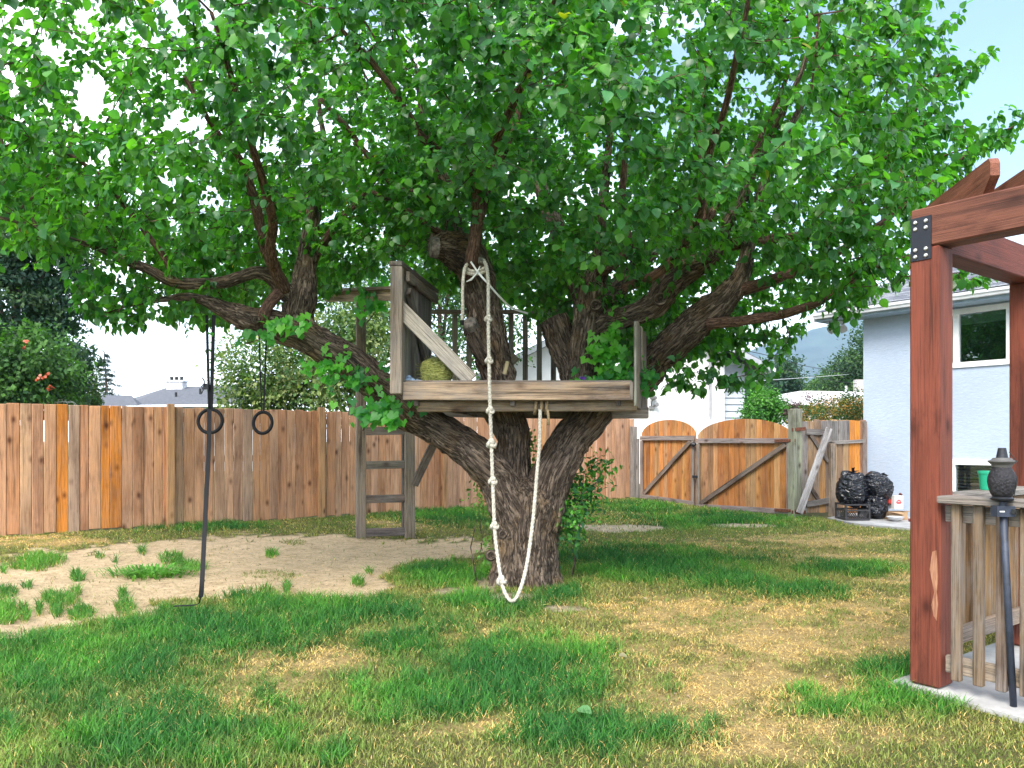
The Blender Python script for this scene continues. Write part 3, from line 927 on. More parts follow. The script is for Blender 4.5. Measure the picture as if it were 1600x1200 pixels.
LIMBS = {
    'A': [(812, 825, 7.15, 36), (779, 755, 7.1, 30), (737, 709, 7.05, 27), (690, 676, 7.0, 25), (640, 645, 7.0, 25), (590, 604, 6.95, 25), (545, 567, 6.9, 25), (500, 540, 6.85, 24), (460, 520, 6.8, 23), (425, 503, 6.75, 22),
          (390, 497, 6.7, 19), (355, 484, 6.65, 14), (325, 470, 6.6, 9), (290, 462, 6.5, 6), (240, 470, 6.4, 4), (190, 480, 6.3, 2.5)],
    'A2': [(485, 540, 6.85, 22), (465, 497, 6.85, 22), (472, 464, 6.8, 23), (478, 440, 6.8, 18), (483, 395, 6.85, 13), (490, 330, 6.9, 11), (497, 290, 7.0, 8), (505, 240, 7.1, 5), (500, 150, 7.2, 3)],
    'A3': [(470, 468, 6.8, 15), (445, 455, 6.75, 14), (425, 436, 6.7, 12), (400, 430, 6.65, 10), (360, 440, 6.6, 9), (310, 441, 6.5, 8), (260, 437, 6.4, 8), (215, 415, 6.3, 7), (160, 390, 6.2, 5), (100, 370, 6.1, 4), (40, 350, 6.0, 3), (-40, 330, 5.9, 2)],
    'A4': [(445, 455, 6.72, 10), (422, 410, 6.5, 9.5), (406, 350, 6.4, 8), (395, 300, 6.3, 7), (375, 250, 6.2, 5), (330, 190, 6.1, 4), (290, 120, 6.0, 3)],
    'A5': [(408, 503, 6.65, 10), (418, 475, 6.65, 9), (440, 452, 6.72, 9)],
    'A6': [(478, 445, 6.8, 9), (500, 388, 6.9, 7), (530, 345, 6.9, 6), (560, 315, 6.9, 4), (600, 260, 6.9, 3)],
    'A7': [(280, 440, 6.45, 5), (240, 380, 6.3, 4.5), (180, 300, 6.1, 4), (110, 240, 6.0, 3), (30, 200, 5.9, 2)],
    'B': [(815, 810, 7.25, 38), (803, 740, 7.25, 27), (797, 660, 7.25, 22), (786, 600, 7.2, 23), (768, 540, 7.15, 25), (755, 480, 7.1, 26), (745, 430, 7.05, 27), (726, 398, 7.0, 29), (702, 386, 6.88, 25), (678, 386, 6.74, 17)],
    'B2': [(732, 432, 6.86, 9), (737, 414, 6.70, 9.5), (741, 380, 6.62, 10), (746, 338, 6.65, 10), (757, 300, 6.75, 9), (775, 260, 6.9, 7), (795, 225, 7.0, 6), (815, 150, 7.2, 5), (830, 80, 7.4, 4), (845, 0, 7.5, 3)],
    'B3': [(744, 345, 6.64, 8), (742, 290, 6.6, 7.5), (735, 264, 6.5, 7.5), (700, 245, 6.4, 7), (660, 215, 6.3, 6.5), (635, 175, 6.2, 6), (605, 130, 6.1, 5), (580, 95, 6.0, 5), (560, 78, 5.9, 4), (530, 40, 5.8, 3)],
    'B4': [(715, 392, 7.0, 15), (705, 332, 7.05, 12), (695, 290, 7.1, 10), (680, 250, 7.1, 6), (660, 180, 7.2, 4), (650, 100, 7.3, 3)],
    'B5': [(697, 312, 7.08, 7), (650, 303, 7.1, 6), (620, 295, 7.1, 6), (590, 260, 7.1, 5), (550, 210, 7.1, 4), (500, 150, 7.1, 3)],
    'B6': [(705, 372, 6.95, 6), (660, 347, 6.9, 5), (625, 322, 6.9, 4), (580, 300, 6.85, 3)],
    'B7': [(762, 560, 7.05, 15), (746, 535, 6.95, 14), (735, 508, 6.85, 13)],
    'C': [(836, 815, 7.2, 40), (858, 752, 7.2, 33), (890, 694, 7.25, 30), (920, 650, 7.3, 28), (945, 615, 7.42, 30), (965, 600, 7.48, 26)],
    'C1': [(928, 645, 7.3, 25), (912, 590, 7.35, 25), (915, 540, 7.35, 24), (918, 490, 7.35, 23), (925, 450, 7.3, 20), (938, 410, 7.25, 13), (936, 350, 7.2, 9), (945, 290, 7.2, 7), (950, 220, 7.2, 5), (960, 120, 7.2, 3)],
    'C1b': [(912, 625, 7.5, 24), (892, 565, 7.5, 23), (876, 528, 7.5, 22), (866, 502, 7.5, 21)],
    'C2': [(935, 630, 7.3, 26), (985, 605, 7.5, 26), (1020, 570, 7.42, 25), (1050, 540, 7.25, 25), (1085, 507, 7.05, 25), (1120, 478, 6.9, 22), (1150, 440, 6.9, 15), (1170, 390, 6.9, 10), (1180, 330, 6.9, 7), (1210, 250, 6.9, 5), (1270, 130, 6.9, 4), (1300, 40, 6.9, 3)],
    'C3': [(922, 520, 7.33, 17), (950, 500, 7.28, 18), (985, 490, 7.2, 18), (1020, 475, 7.15, 19), (1045, 450, 7.1, 20), (1075, 425, 7.05, 18), (1110, 395, 7.0, 13), (1135, 350, 7.0, 10), (1160, 310, 7.0, 8), (1180, 260, 7.0, 7), (1200, 220, 7.0, 6), (1240, 140, 7.0, 4), (1270, 60, 7.0, 3)],
    'C4': [(975, 452, 6.95, 7), (1020, 430, 6.85, 7.5), (1060, 395, 6.75, 7), (1085, 355, 6.65, 6.5), (1103, 338, 6.6, 6), (1097, 310, 6.6, 5), (1095, 260, 6.6, 4.5), (1100, 180, 6.6, 3.5), (1105, 90, 6.6, 3)],
    'C5': [(1106, 345, 6.6, 5), (1130, 300, 6.7, 6), (1160, 270, 6.7, 5.5), (1190, 210, 6.8, 4), (1230, 120, 6.8, 3)],
    'C6': [(935, 425, 7.2, 9), (980, 395, 7.0, 7), (975, 350, 6.9, 6), (975, 270, 6.8, 5), (985, 180, 6.7, 3)],
    'C7': [(1140, 455, 6.9, 12), (1200, 440, 6.85, 9), (1250, 425, 6.8, 7), (1290, 408, 6.8, 6), (1345, 372, 6.7, 5), (1400, 330, 6.7, 4), (1470, 275, 6.7, 3), (1530, 225, 6.7, 2.2), (1585, 195, 6.6, 1.2)],
    'C8': [(1105, 508, 6.87, 10), (1160, 498, 6.8, 8), (1230, 488, 6.75, 7), (1280, 470, 6.7, 5.5), (1320, 442, 6.7, 4.5), (1370, 415, 6.7, 3), (1420, 400, 6.7, 1.5)],
    'C9': [(1140, 385, 6.98, 9), (1200, 374, 7.0, 8), (1260, 366, 7.0, 7), (1310, 345, 7.0, 6), (1340, 300, 7.0, 5), (1400, 220, 7.0, 4), (1450, 140, 7.0, 2.5), (1490, 90, 7.0, 1.5)],
    'D1': [(918, 480, 7.4, 15), (885, 400, 8.1, 13), (855, 320, 8.8, 11), (830, 250, 9.4, 8), (815, 170, 9.9, 5)],
    'D2': [(748, 450, 7.15, 16), (700, 400, 7.9, 13), (640, 345, 8.6, 10), (560, 300, 9.3, 8), (480, 200, 9.8, 5)],
    'D3': [(920, 500, 7.45, 16), (985, 430, 8.0, 14), (1050, 350, 8.6, 10), (1150, 250, 9.3, 7), (1230, 150, 9.8, 5)],
    'E1': [(742, 300, 6.62, 7), (790, 190, 5.9, 6), (840, 80, 5.3, 5), (880, -60, 4.9, 3)],
    'E2': [(425, 420, 6.52, 8), (420, 320, 5.9, 7), (380, 180, 5.3, 5), (330, 20, 4.9, 3)],
    'E3': [(1090, 350, 6.62, 7), (1110, 240, 6.0, 6), (1150, 100, 5.4, 5), (1180, -60, 5.0, 3)],
}
limb_nodes, limb_r = [], []
step_nodes = []


def limb_rows(key):
    return [(*at(u, v, Y), r * Y / FPX) for u, v, Y, r in LIMBS[key]]


# trunk
rows = [(824, 952, 7.2, 66), (821, 928, 7.2, 58), (820, 900, 7.2, 53), (821, 860, 7.2, 50), (823, 815, 7.2, 48), (826, 785, 7.2, 45), (828, 762, 7.2, 37), (829, 745, 7.2, 22)]
rows = [(*at(u, v, Y), r * Y / FPX) for u, v, Y, r in rows]
sm = spline(rows, 0.013)


def trunk_disp(a, L, r, p):
    flare = (max(0.0, 0.52 - L) / 0.52) ** 1.5
    return bark_disp(a, L, r, p) + 0.11 * flare * (math.cos(a * 5 + 0.6) + 0.5 * math.cos(a * 3 + 2)) + 0.02 * mnoise.noise(Vector((math.cos(a) * 4, math.sin(a) * 4, L * 2)))


mb = MB(); mb.tube([p[:3] for p in sm], [p[3] for p in sm], 150, disp=trunk_disp)
mb.build('trunk', M_bark, tree, smooth=True, recentre=False)
for key in LIMBS:
    rows = limb_rows(key)
    big = max(r[3] for r in rows) > 0.075
    sm = spline(rows, 0.022 if big else 0.05)
    mb = MB()
    wob = [Vector(p[:3]) + (Vector((mnoise.noise(Vector(p[:3]) * 3.1), mnoise.noise(Vector(p[:3]) * 3.1 + Vector((9, 0, 0))), mnoise.noise(Vector(p[:3]) * 3.1 + Vector((0, 9, 0))))) * min(0.035, 0.02 + p[3] * 0.2)) for p in sm]
    rad = [max(0.003, p[3]) for p in sm]
    mb.tube(wob, rad, 64 if big else (18 if rad[0] > 0.04 else 10), disp=bark_disp)
    mb.build('limb', M_bark if big else M_bark2, tree, smooth=True, recentre=False)
    for i in range(0, len(wob), 3 if big else 2):
        limb_nodes.append(np.array(wob[i])); limb_r.append(rad[i])
# sawn ends of the stumps, and healed branch scars
M_cut = plain('sawn_wood', (0.17, 0.145, 0.125), 0.9, var=0.6, scale=25, bump=0.8)
for (u, v, Y, du, dv, dY, r) in ((675, 386, 6.70, -1.0, -0.05, -0.35, 16), (734, 505, 6.82, -0.2, -0.5, -0.6, 12), (866, 500, 7.5, -0.2, -0.9, -0.1, 18)):
    c = at(u, v, Y); d = Vector((du, dY, -dv)).normalized()
    rr = r * Y / FPX
    mb = MB(); mb.tube([c - d * 0.05, c + d * 0.008, c + d * 0.018], [rr * 1.03, rr, rr * .82], 22, disp=lambda a, L, r_, p: r_ * (1 + .06 * mnoise.noise(Vector((math.cos(a) * 2, math.sin(a) * 2, rr * 50)))))
    mb.build('sawn_stump', M_cut, tree)
for (u, v, Y, r) in ((931, 477, 7.18, 9), (1032, 468, 6.98, 10), (400, 500, 6.53, 6), (785, 835, 6.72, 7), (767, 868, 6.80, 8)):
    c = at(u, v, Y); rr = r * Y / FPX; d = Vector((-c.x * .1, -1, 0.1)).normalized()
    x, y, z = frame(d)
    ring = [c + (x * math.cos(2 * math.pi * k / 14) + y * math.sin(2 * math.pi * k / 14)) * rr * .8 for k in range(14)]
    mb = MB(); mb.tube(ring, rr * .38, 7, closed=True); mb.tube([c - d * .06, c + d * .0], [rr * .7, rr * .6], 12)
    mb.build('branch_scar', M_bark, tree, smooth=True)

# ---- crown envelope (metres): underside profile across the yard, dome above
PROF = np.array([(-400, 400), (-200, 390), (0, 352), (60, 372), (100, 440), (150, 488), (205, 492), (250, 482), (300, 492), (350, 512), (400, 515), (470, 480), (540, 445), (600, 418), (680, 420), (760, 430), (850, 480), (900, 500), (960, 540),
                 (1000, 570), (1060, 560), (1120, 560), (1160, 580), (1190, 540), (1230, 525), (1290, 500), (1330, 478), (1380, 462), (1420, 452), (1470, 330), (1520, 290), (1600, 215), (1700, 150)], float)
px = (PROF[:, 0] - 800) / FPX * 7.0
pz = HCAM + (VH - PROF[:, 1]) / FPX * 7.0
FRONT = np.array([(-400, 390), (0, 345), (100, 420), (150, 485), (205, 490), (250, 470), (300, 462), (400, 425), (470, 370), (540, 392), (620, 390), (680, 345), (800, 345), (850, 410), (900, 425), (1000, 425), (1080, 395), (1130, 385), (1200, 440), (1300, 485), (1400, 458), (1470, 330), (1600, 215)], float)
fx_ = (FRONT[:, 0] - 800) / FPX * 6.6
fz_ = HCAM + (VH - FRONT[:, 1]) / FPX * 6.6


def zlow(x, y):
    z = np.interp(x, px, pz)
    z = z + 0.42 * np.maximum(0, 6.3 - y) + 0.22 * np.maximum(0, y - 8.0)
    z = z + 0.42 * ((x > -2.7) & (x < -0.9) & (y > 7.6))
    # on the near side the foliage starts higher and leaves the limbs bare
    zfr = np.interp(x, fx_, fz_)
    f = np.clip((7.25 - y) / 0.4, 0, 1)
    return np.where(f > 0, np.maximum(z, z + (zfr - z) * f), z)


def inside(p):
    x, y, z = p[:, 0], p[:, 1], p[:, 2]
    X = (x + 0.75) / 5.35
    Yn = (y - 7.3) / np.where(y < 7.3, 3.1, 3.6)
    rr = np.sqrt(np.abs(X) ** 2.6 + np.abs(Yn) ** 2.2)
    ztop = 3.3 + 3.7 * np.sqrt(np.clip(1 - rr ** 2.2, 0, 1))
    lo = zlow(x, y)
    edge = 4.15 - 0.72 * np.maximum(0, 7.0 - y) + 0.22 * np.maximum(0, y - 7.0) + 0.45 * (vnoise(y * 1.3, z * 1.6, 6) - 0.5)
    return (rr < 1.0) & (z > lo) & (z < ztop) & (x < edge), z - lo, rr


def n3(p, s, k):
    return np.array([mnoise.noise(Vector((q[0] * s + k, q[1] * s, q[2] * s))) for q in p])


cand = np.stack([rng.uniform(-6.2, 4.75, 90000), rng.uniform(4.1, 10.9, 90000), rng.uniform(1.9, 7.0, 90000)], 1)
ok, dlo, rr = inside(cand)
cand, dlo, rr = cand[ok], dlo[ok], rr[ok]
gap = n3(cand, 1.25, 3.0) + 0.5 * n3(cand, 2.9, 11.0)
left_thin = np.where((cand[:, 0] < -1.9) & (cand[:, 2] > 3.9), 0.24, 0.0) + np.where((cand[:, 0] > 2.9) & (cand[:, 2] > 3.4), 0.12, 0.0)
keep = gap > (-0.22 + left_thin + np.where(cand[:, 1] < 6.5, 0.12, 0.0))
cand, dlo, rr = cand[keep], dlo[keep], rr[keep]
wgt = 0.35 + 0.65 * np.exp(-dlo / 1.2) + 0.5 * (rr > 0.75)
pick = rng.random(len(cand)) < wgt
cand = cand[pick]
NT = 6200
targets = cand[:NT]
# long outer sprays that break the outline
extra = []
for (u, v, Y) in ((1585, 195, 6.6), (1570, 215, 6.65), (1540, 228, 6.7), (1555, 180, 6.6), (1510, 240, 6.7), (1500, 205, 6.8), (1480, 262, 6.7), (1460, 245, 6.8), (1545, 85, 7.0), (1520, 110, 7.0), (1500, 140, 7.0), (1470, 170, 7.0),
                  (180, 497, 6.3), (205, 500, 6.3), (160, 488, 6.3), (220, 485, 6.35), (130, 470, 6.2), (275, 475, 6.45), (1150, 605, 6.75), (1165, 612, 6.75), (1140, 590, 6.8), (1180, 585, 6.8), (1215, 560, 6.75), (1120, 600, 6.75), (1090, 612, 6.8), (1235, 535, 6.7),
                  (1200, 575, 6.7), (1305, 500, 6.7), (1340, 485, 6.7), (1545, 425, 6.2), (1520, 440, 6.2), (1500, 432, 6.3), (1060, 590, 6.8), (1040, 600, 6.85)):
    for _ in range(2):
        extra.append(np.array(at(u + random.uniform(-9, 9), v + random.uniform(-8, 8), Y + random.uniform(-.12, .12))))
targets = np.concatenate([targets, np.array(extra)])

# ---- grow twigs: every target joins the nearest wood already there
nodes = np.zeros((60000, 3)); npar = np.full(60000, -1); nn = len(limb_nodes)
nodes[:nn] = np.array(limb_nodes)
nlimb = nn
d0 = np.array([np.min(np.sum((nodes[:nn] - t) ** 2, 1)) for t in targets])
order = np.argsort(d0)
targets = targets[order]
tips = []
depthn = np.zeros(60000)
for t in targets:
    v = nodes[:nn] - t
    d = np.sqrt(np.einsum('ij,ij->i', v, v))
    cost = d + 0.10 * depthn[:nn] + 0.30 * np.maximum(0, v[:, 2])          # rather from below than from above
    j = int(np.argmin(cost))
    a, L = nodes[j].copy(), d[j]
    k = max(1, int(L / 0.16))
    prev = j
    for i in range(1, k + 1):
        f = i / k
        p = a + (t - a) * f
        if i < k:
            p = p + np.array([0, 0, -0.10 * L * f * (1 - f)]) + rng.normal(0, 0.012, 3)
        nodes[nn] = p; npar[nn] = prev; depthn[nn] = depthn[prev] + L / k
        prev = nn; nn += 1
        if nn >= 59990: break
    tips.append(prev)
    if nn >= 59900: break
rad = np.zeros(nn)
child = np.zeros(nn)
pw = 2.35
for i in range(nn - 1, nlimb - 1, -1):
    r = 0.0024 if child[i] == 0 else child[i] ** (1 / pw)
    rad[i] = r
    if npar[i] >= nlimb: child[npar[i]] += r ** pw
rootof = np.full(nn, -1)
for i in range(nlimb, nn):
    rootof[i] = i if npar[i] < nlimb else rootof[npar[i]]
twigs = MB()
bygroup = {}
for i in range(nlimb, nn):
    bygroup.setdefault(rootof[i], []).append(i)
strong = sorted(bygroup, key=lambda g: -rad[g])[:110]


def add_edges(mb, idx, sides):
    for i in idx:
        j = npar[i]
        ra = rad[j] if j >= nlimb else rad[i] * 1.15
        mb.tube([nodes[j], nodes[i]], [min(ra, rad[i] * 1.6), rad[i]], sides, cap=False)


for g in bygroup:
    if g in strong:
        mb = MB(); add_edges(mb, [i for i in bygroup[g] if rad[i] >= 0.0055], 6)
        if mb.v: mb.build('branch', M_bark2, tree, smooth=True, recentre=False)
        add_edges(twigs, [i for i in bygroup[g] if rad[i] < 0.0055], 3)
    else:
        add_edges(twigs, bygroup[g], 3)
tag(twigs.build('twigs', M_bark2, tree, smooth=True, recentre=False), kind='stuff')

# ---- leaves
LEAF = np.array([(0, 0, 0), (0.10, 0.27, 0.05), (0.36, 0.43, 0.07), (0.68, 0.30, 0.03), (1.0, 0, -0.13), (0.68, -0.30, 0.03), (0.36, -0.43, 0.07), (0.10, -0.27, 0.05), (0.40, 0, 0.0), (0.74, 0, -0.04)])
LEAF_F = [(0, 8, 1), (1, 8, 2), (2, 8, 9, 3), (3, 9, 4), (4, 9, 5), (5, 9, 8, 6), (6, 8, 7), (7, 8, 0)]


def leaf_cloud(base, tipdir, nrm, size, tmpl, curl=None):
    """place a leaf template at many points"""
    n = len(base)
    X = tipdir / np.linalg.norm(tipdir, axis=1, keepdims=True)
    Z = nrm - X * np.sum(nrm * X, 1, keepdims=True)
    Z /= np.linalg.norm(Z, axis=1, keepdims=True) + 1e-9
    Y = np.cross(Z, X)
    k = len(tmpl)
    T = np.repeat(tmpl[None], n, 0).copy()
    if curl is not None: T[:, :, 2] *= curl[:, None]
    T *= size[:, None, None]
    V = base[:, None] + T[:, :, 0:1] * X[:, None] + T[:, :, 1:2] * Y[:, None] + T[:, :, 2:3] * Z[:, None]
    return V.reshape(-1, 3), X, Y, Z


tipi = np.array(tips)
tp = nodes[tipi]
pd = tp - nodes[npar[tipi]]
pd /= np.linalg.norm(pd, axis=1, keepdims=True) + 1e-9
PER = 17
n = len(tp) * PER
cen = np.repeat(tp, PER, 0); dirn = np.repeat(pd, PER, 0)
along = rng.uniform(-0.30, 0.08, n)
rv = rng.normal(0, 1, (n, 3)); rv /= np.linalg.norm(rv, axis=1, keepdims=True)
base = cen + dirn * along[:, None] + rv * rng.uniform(0.008, 0.062, n)[:, None]
outw = base - np.array([0.0, 7.2, 3.0]); outw /= np.linalg.norm(outw, axis=1, keepdims=True)
tipd = rv * 0.75 + outw * 0.35 + np.array([0, 0, -0.75]) + rng.normal(0, 0.25, (n, 3))
nrm = np.array([0, 0, 1.0]) * 0.75 + outw * 0.75 + rng.normal(0, 0.42, (n, 3))
size = rng.uniform(0.042, 0.094, n)
curl = rng.uniform(0.2, 2.4, n)
okl = (base[:, 2] > 1.75)
# keep the tree house floor and its open front clear
inhouse = (base[:, 0] > -1.0) & (base[:, 0] < 0.55) & (base[:, 1] < 7.6) & (base[:, 2] < 2.75)
okl &= ~inhouse
base, tipd, nrm, size, curl, outw = base[okl], tipd[okl], nrm[okl], size[okl], curl[okl], outw[okl]
n = len(base)
V, LX, LY, LZ = leaf_cloud(base, tipd, nrm, size, LEAF, curl)
patch = np.array([mnoise.noise(Vector((p[0] * 1.1, p[1] * 1.1, p[2] * 1.1))) for p in base])
g1c, g2c, g3c = np.array([0.030, 0.135, 0.032]), np.array([0.100, 0.275, 0.040]), np.array([0.070, 0.215, 0.085])
mixv = np.clip(0.5 + 0.6 * patch + rng.normal(0, 0.28, n), 0, 1)[:, None]
LC = g1c + (g2c - g1c) * mixv
blue = (rng.random(n) < 0.22)[:, None]
LC = np.where(blue, g3c, LC)
LC = LC * rng.uniform(0.55, 1.4, n)[:, None]
yel = rng.random(n) < 0.0015
LC[yel] = np.array([0.30, 0.30, 0.03])
# the 300 nearest, largest leaves in view become objects of their own
lu = 800 + FPX * base[:, 0] / base[:, 1]; lv = VH - FPX * (base[:, 2] - HCAM) / base[:, 1]
show = (lu > 10) & (lu < 1590) & (lv > 10) & (lv < 600)
score = np.where(show, size / base[:, 1] * (0.6 + 0.4 * np.abs(LZ[:, 1])), 0)
cells, got = {}, 0
for i in np.argsort(-score)[:6000]:
    key = (int(lu[i] // 62), int(lv[i] // 62))
    if cells.get(key, 0) < 3 and got < 300:
        cells[key] = cells.get(key, 0) + 1
        got += 1; score[i] = -1.0
single = np.where(score == -1.0)[0]
mass = np.ones(n, bool); mass[single] = False
k = len(LEAF)
Vm = V.reshape(n, k, 3)
me = big_mesh('foliage', Vm[mass].reshape(-1, 3), LEAF_F, int(mass.sum()), M_leaf, np.repeat(LC[mass], k, 0), smooth=True)
crown = bpy.data.objects.new('crown', me)
put(crown, Matrix.Identity(4), tree)
tag(crown, kind='stuff')
leaf_me = []
for q, c in enumerate((g1c, g2c, g3c, (g1c + g2c) / 2)):
    T = LEAF.copy(); T[:, 2] *= 0.8 + 0.35 * q
    leaf_me.append(big_mesh('leaf', T, LEAF_F, 1, M_leaf, np.repeat(np.array([c * 1.1]), k, 0), smooth=True))
for i in single:
    M = basis(Vector(base[i]), Vector(LX[i]), Vector(LY[i]), Vector(LZ[i])) @ Matrix.Scale(float(size[i]), 4)
    put(bpy.data.objects.new('leaf', leaf_me[i % 4]), M, tree)

# ================================================================== TREE HOUSE
th = thing('tree_house', 'weathered grey tree house platform with ladder built into the apricot tree', 'tree house', (0, 7.4, 0))
OLD, OLD2, OLDD, TAN = (0.29, 0.235, 0.185), (0.36, 0.285, 0.215), (0.155, 0.125, 0.10), (0.46, 0.325, 0.215)
FY, BY = 6.45, 9.25                     # front and back of the deck
XL, XR = -0.905, 0.985
SK = 0.13                               # the deck leans off to the right as it goes back
UP = Vector((0, 0, 1))
dk = lambda x, y, z: Vector((x + SK * (y - FY), y, z))
zf = 1.3 + 93 / FPX * FY                # top of the front board
bar('front_board', dk(XL, FY, zf - 0.076), dk(XR, FY, zf - 0.076), 0.150, 0.040, M_old, th, UP, TAN, 0.006)
bar('edge_board', dk(XL + 0.01, FY + 0.05, zf + 0.004), dk(XR + 0.01, FY + 0.05, zf + 0.004), 0.055, 0.026, M_old, th, (0, 1, 0), OLD)
bar('end_block', dk(XR + 0.003, FY + 0.002, zf - 0.15), dk(XR + 0.003, FY + 0.002, zf + 0.0), 0.03, 0.05, M_old, th, (1, 0, 0), OLD)
y = FY + 0.10
while y < BY:
    bar('floor_board', dk(XL + 0.02, y + 0.066, zf - 0.035), dk(XR, y + 0.066, zf - 0.035), 0.132, 0.036, M_old, th, (0, 1, 0), jit(OLD))
    y += 0.140
for x in (XL + 0.10, 0.0, XR - 0.1):
    bar('joist', dk(x, FY + 0.03, zf - 0.125), dk(x, BY, zf - 0.125), 0.040, 0.14, M_old, th, (1, 0, 0), OLDD)
zb = 1.3 + 55 / FPX * (FY + 0.10)
bar('beam', dk(XL + 0.09, FY + 0.12, zb), dk(XR + 0.05, FY + 0.12, zb + 0.006), 0.092, 0.085, M_old, th, UP, (0.30, 0.215, 0.125), 0.008)
bar('beam', dk(XR - 0.16, FY + 0.36, zb - 0.045), dk(XR + 0.16, FY + 0.36, zb - 0.045), 0.10, 0.08, M_old, th, UP, OLD, 0.008)
bar('beam', dk(-2.45, 9.70, zb + 0.09), dk(XR - 0.3, 9.0, zb + 0.02), 0.12, 0.085, M_old, th, UP, OLDD, 0.008)
# right side: upright boards seen edge-on
for i in range(7):
    y = FY + 0.02 + i * 0.145
    xs_ = XR + 0.040 + 0.27 * (y - FY)
    bar('side_board', Vector((xs_, y, zf - 0.20 - 0.006 * i)), Vector((xs_, y, zf + 0.50 + 0.02 * (i % 2))), 0.105, 0.022, M_old, th, (0.27, 1, 0), jit(OLD, .3))
# left front post with its boarded side wing
pt = 1.3 + 272 / FPX * FY
bar('corner_post', Vector((-0.955, FY - 0.02, zf - 0.10)), Vector((-0.950, FY - 0.02, pt)), 0.098, 0.085, M_old, th, (1, 0, 0), (0.42, 0.33, 0.25), 0.006)
for i in range(8):
    y = FY + 0.10 + i * 0.128
    bar('panel_board', dk(XL - 0.02, y, zf - 0.05), dk(XL - 0.02, y, pt - 0.03 - 0.015 * random.random()), 0.118, 0.022, M_old, th, (SK, 1, 0), jit((0.27, 0.245, 0.215), .2))
bar('panel_cap', dk(XL - 0.045, FY - 0.06, pt + 0.022), dk(XL - 0.02, FY + 1.17, pt + 0.022), 0.115, 0.040, M_old, th, (1, 0, 0), OLDD)
bar('panel_rail', dk(XL + 0.022, FY + 0.06, pt - 0.06), dk(XL + 0.022, FY + 1.13, pt - 0.06), 0.085, 0.035, M_old, th, UP, OLD)
bar('panel_brace', dk(XL + 0.03, FY + 0.07, pt - 0.18), dk(XL + 0.03, FY + 0.85, zf + 0.1), 0.085, 0.035, M_old, th, UP, OLDD)
bar('front_brace', at(620, 477, FY + 0.03), at(736, 594, FY + 0.06), 0.128, 0.038, M_old, th, UP, (0.44, 0.385, 0.325), 0.006)
# back railing with pickets
RZ = 1.3 + 203 / FPX * BY
bar('back_rail', dk(-1.35, BY + 0.02, RZ), dk(XR + 0.1, BY, RZ), 0.09, 0.04, M_old, th, (0, 1, 0), OLDD)
x = -1.05
while x < XR:
    bar('picket', dk(x, BY + 0.035, zf - 0.1), dk(x, BY + 0.035, RZ - 0.02), 0.062, 0.03, M_old, th, (1, 0, 0), jit((0.20, 0.18, 0.165), .2))
    x += 0.168
bar('back_brace', dk(-0.85, BY - 0.05, zf + 0.02), dk(-0.30, BY - 0.05, zf + 0.52), 0.11, 0.03, M_old, th, UP, OLD)
# ladder and its tall posts
LY_ = 10.25
lad = lambda u, z, Y=LY_: Vector(((u - 800) / FPX * Y, Y, z))
gL = float(gh(-1.97, LY_))
ladder_side = Vector((0.94, 0.34, 0))
for u, z0, ztop_ in ((564, 0.0, 3.27), (640, 0.03, 1.82)):
    bar('ladder_post', lad(u, z0), lad(u, ztop_), 0.125, 0.10, M_old, th, ladder_side, jit((0.25, 0.195, 0.15), .08), 0.006)
for v in (674, 727, 780, 832):
    z = HCAM + (VH - v) / FPX * LY_
    bar('rung', lad(572, z + 0.0), lad(634, z + 0.012), 0.105, 0.04, M_old, th, UP, jit((0.14, 0.115, 0.095), .2))
bar('ladder_back_stud', lad(631, 0.03, LY_ + 0.12), lad(631, 1.8, LY_ + 0.12), 0.05, 0.09, M_old, th, ladder_side, OLDD)
bar('top_beam', Vector((-2.44, 10.2, 3.20)), Vector((-1.35, 9.3, 3.05)), 0.13, 0.04, M_old, th, UP, OLD2)
bar('top_beam', Vector((-2.50, 10.25, 3.285)), Vector((-1.33, 9.3, 3.13)), 0.14, 0.04, M_old, th, (0.6, 0.8, 0), OLDD)
bar('strut', lad(648, HCAM - 66 / FPX * LY_), at(703, 640, 9.6), 0.10, 0.085, M_old, th, (1, 0, 0), (0.19, 0.155, 0.125))
bar('strut', at(792, 700, 8.4), at(757, 640, 8.3), 0.09, 0.07, M_old, th, (1, 0, 0), OLDD)

# things left on the deck
rnd = random.Random(5)
mb = MB()
m, nt, b, out = new_mat('green_raffia')
tc = nd(nt, 'ShaderNodeTexCoord')
mp = nd(nt, 'ShaderNodeMapping', {'Vector': tc.outputs['Object'], 'Scale': (20, 20, 75), 'Rotation': (0.5, 0.35, 0.2)})
n1 = nd(nt, 'ShaderNodeTexNoise', {'Vector': mp.outputs[0], 'Scale': 1.0, 'Detail': 5.0, 'Distortion': 2.0})
nt.links.new(ramp(nt, n1.outputs['Fac'], [(0.32, (0.09, 0.10, 0.02)), (0.5, (0.30, 0.32, 0.07)), (0.68, (0.50, 0.50, 0.19))]), b.inputs['Base Color'])
b.inputs['Roughness'].default_value = 0.95
bp = nd(nt, 'ShaderNodeBump', {'Height': n1.outputs['Fac'], 'Strength': 1.0, 'Distance': 0.02}); nt.links.new(bp.outputs[0], b.inputs['Normal'])
cc = at(682, 580, 6.66)
cc.z = zf + 0.105
vs_, fs_ = [], []
NU, NV = 32, 22
for j in range(NV + 1):
    th_ = math.pi * j / NV
    for i in range(NU):
        ph = 2 * math.pi * i / NU
        sx = lambda q, e: math.copysign(abs(q) ** e, q)
        p = Vector((0.138 * sx(math.sin(th_), .7) * sx(math.cos(ph), .6), 0.10 * sx(math.sin(th_), .8) * sx(math.sin(ph), .8), 0.122 * sx(math.cos(th_), .62)))
        p *= 1 + 0.07 * mnoise.noise(p * 14) + 0.02 * mnoise.noise(p * 55)
        vs_.append(cc + Matrix.Rotation(R(-8), 3, 'Y') @ p)
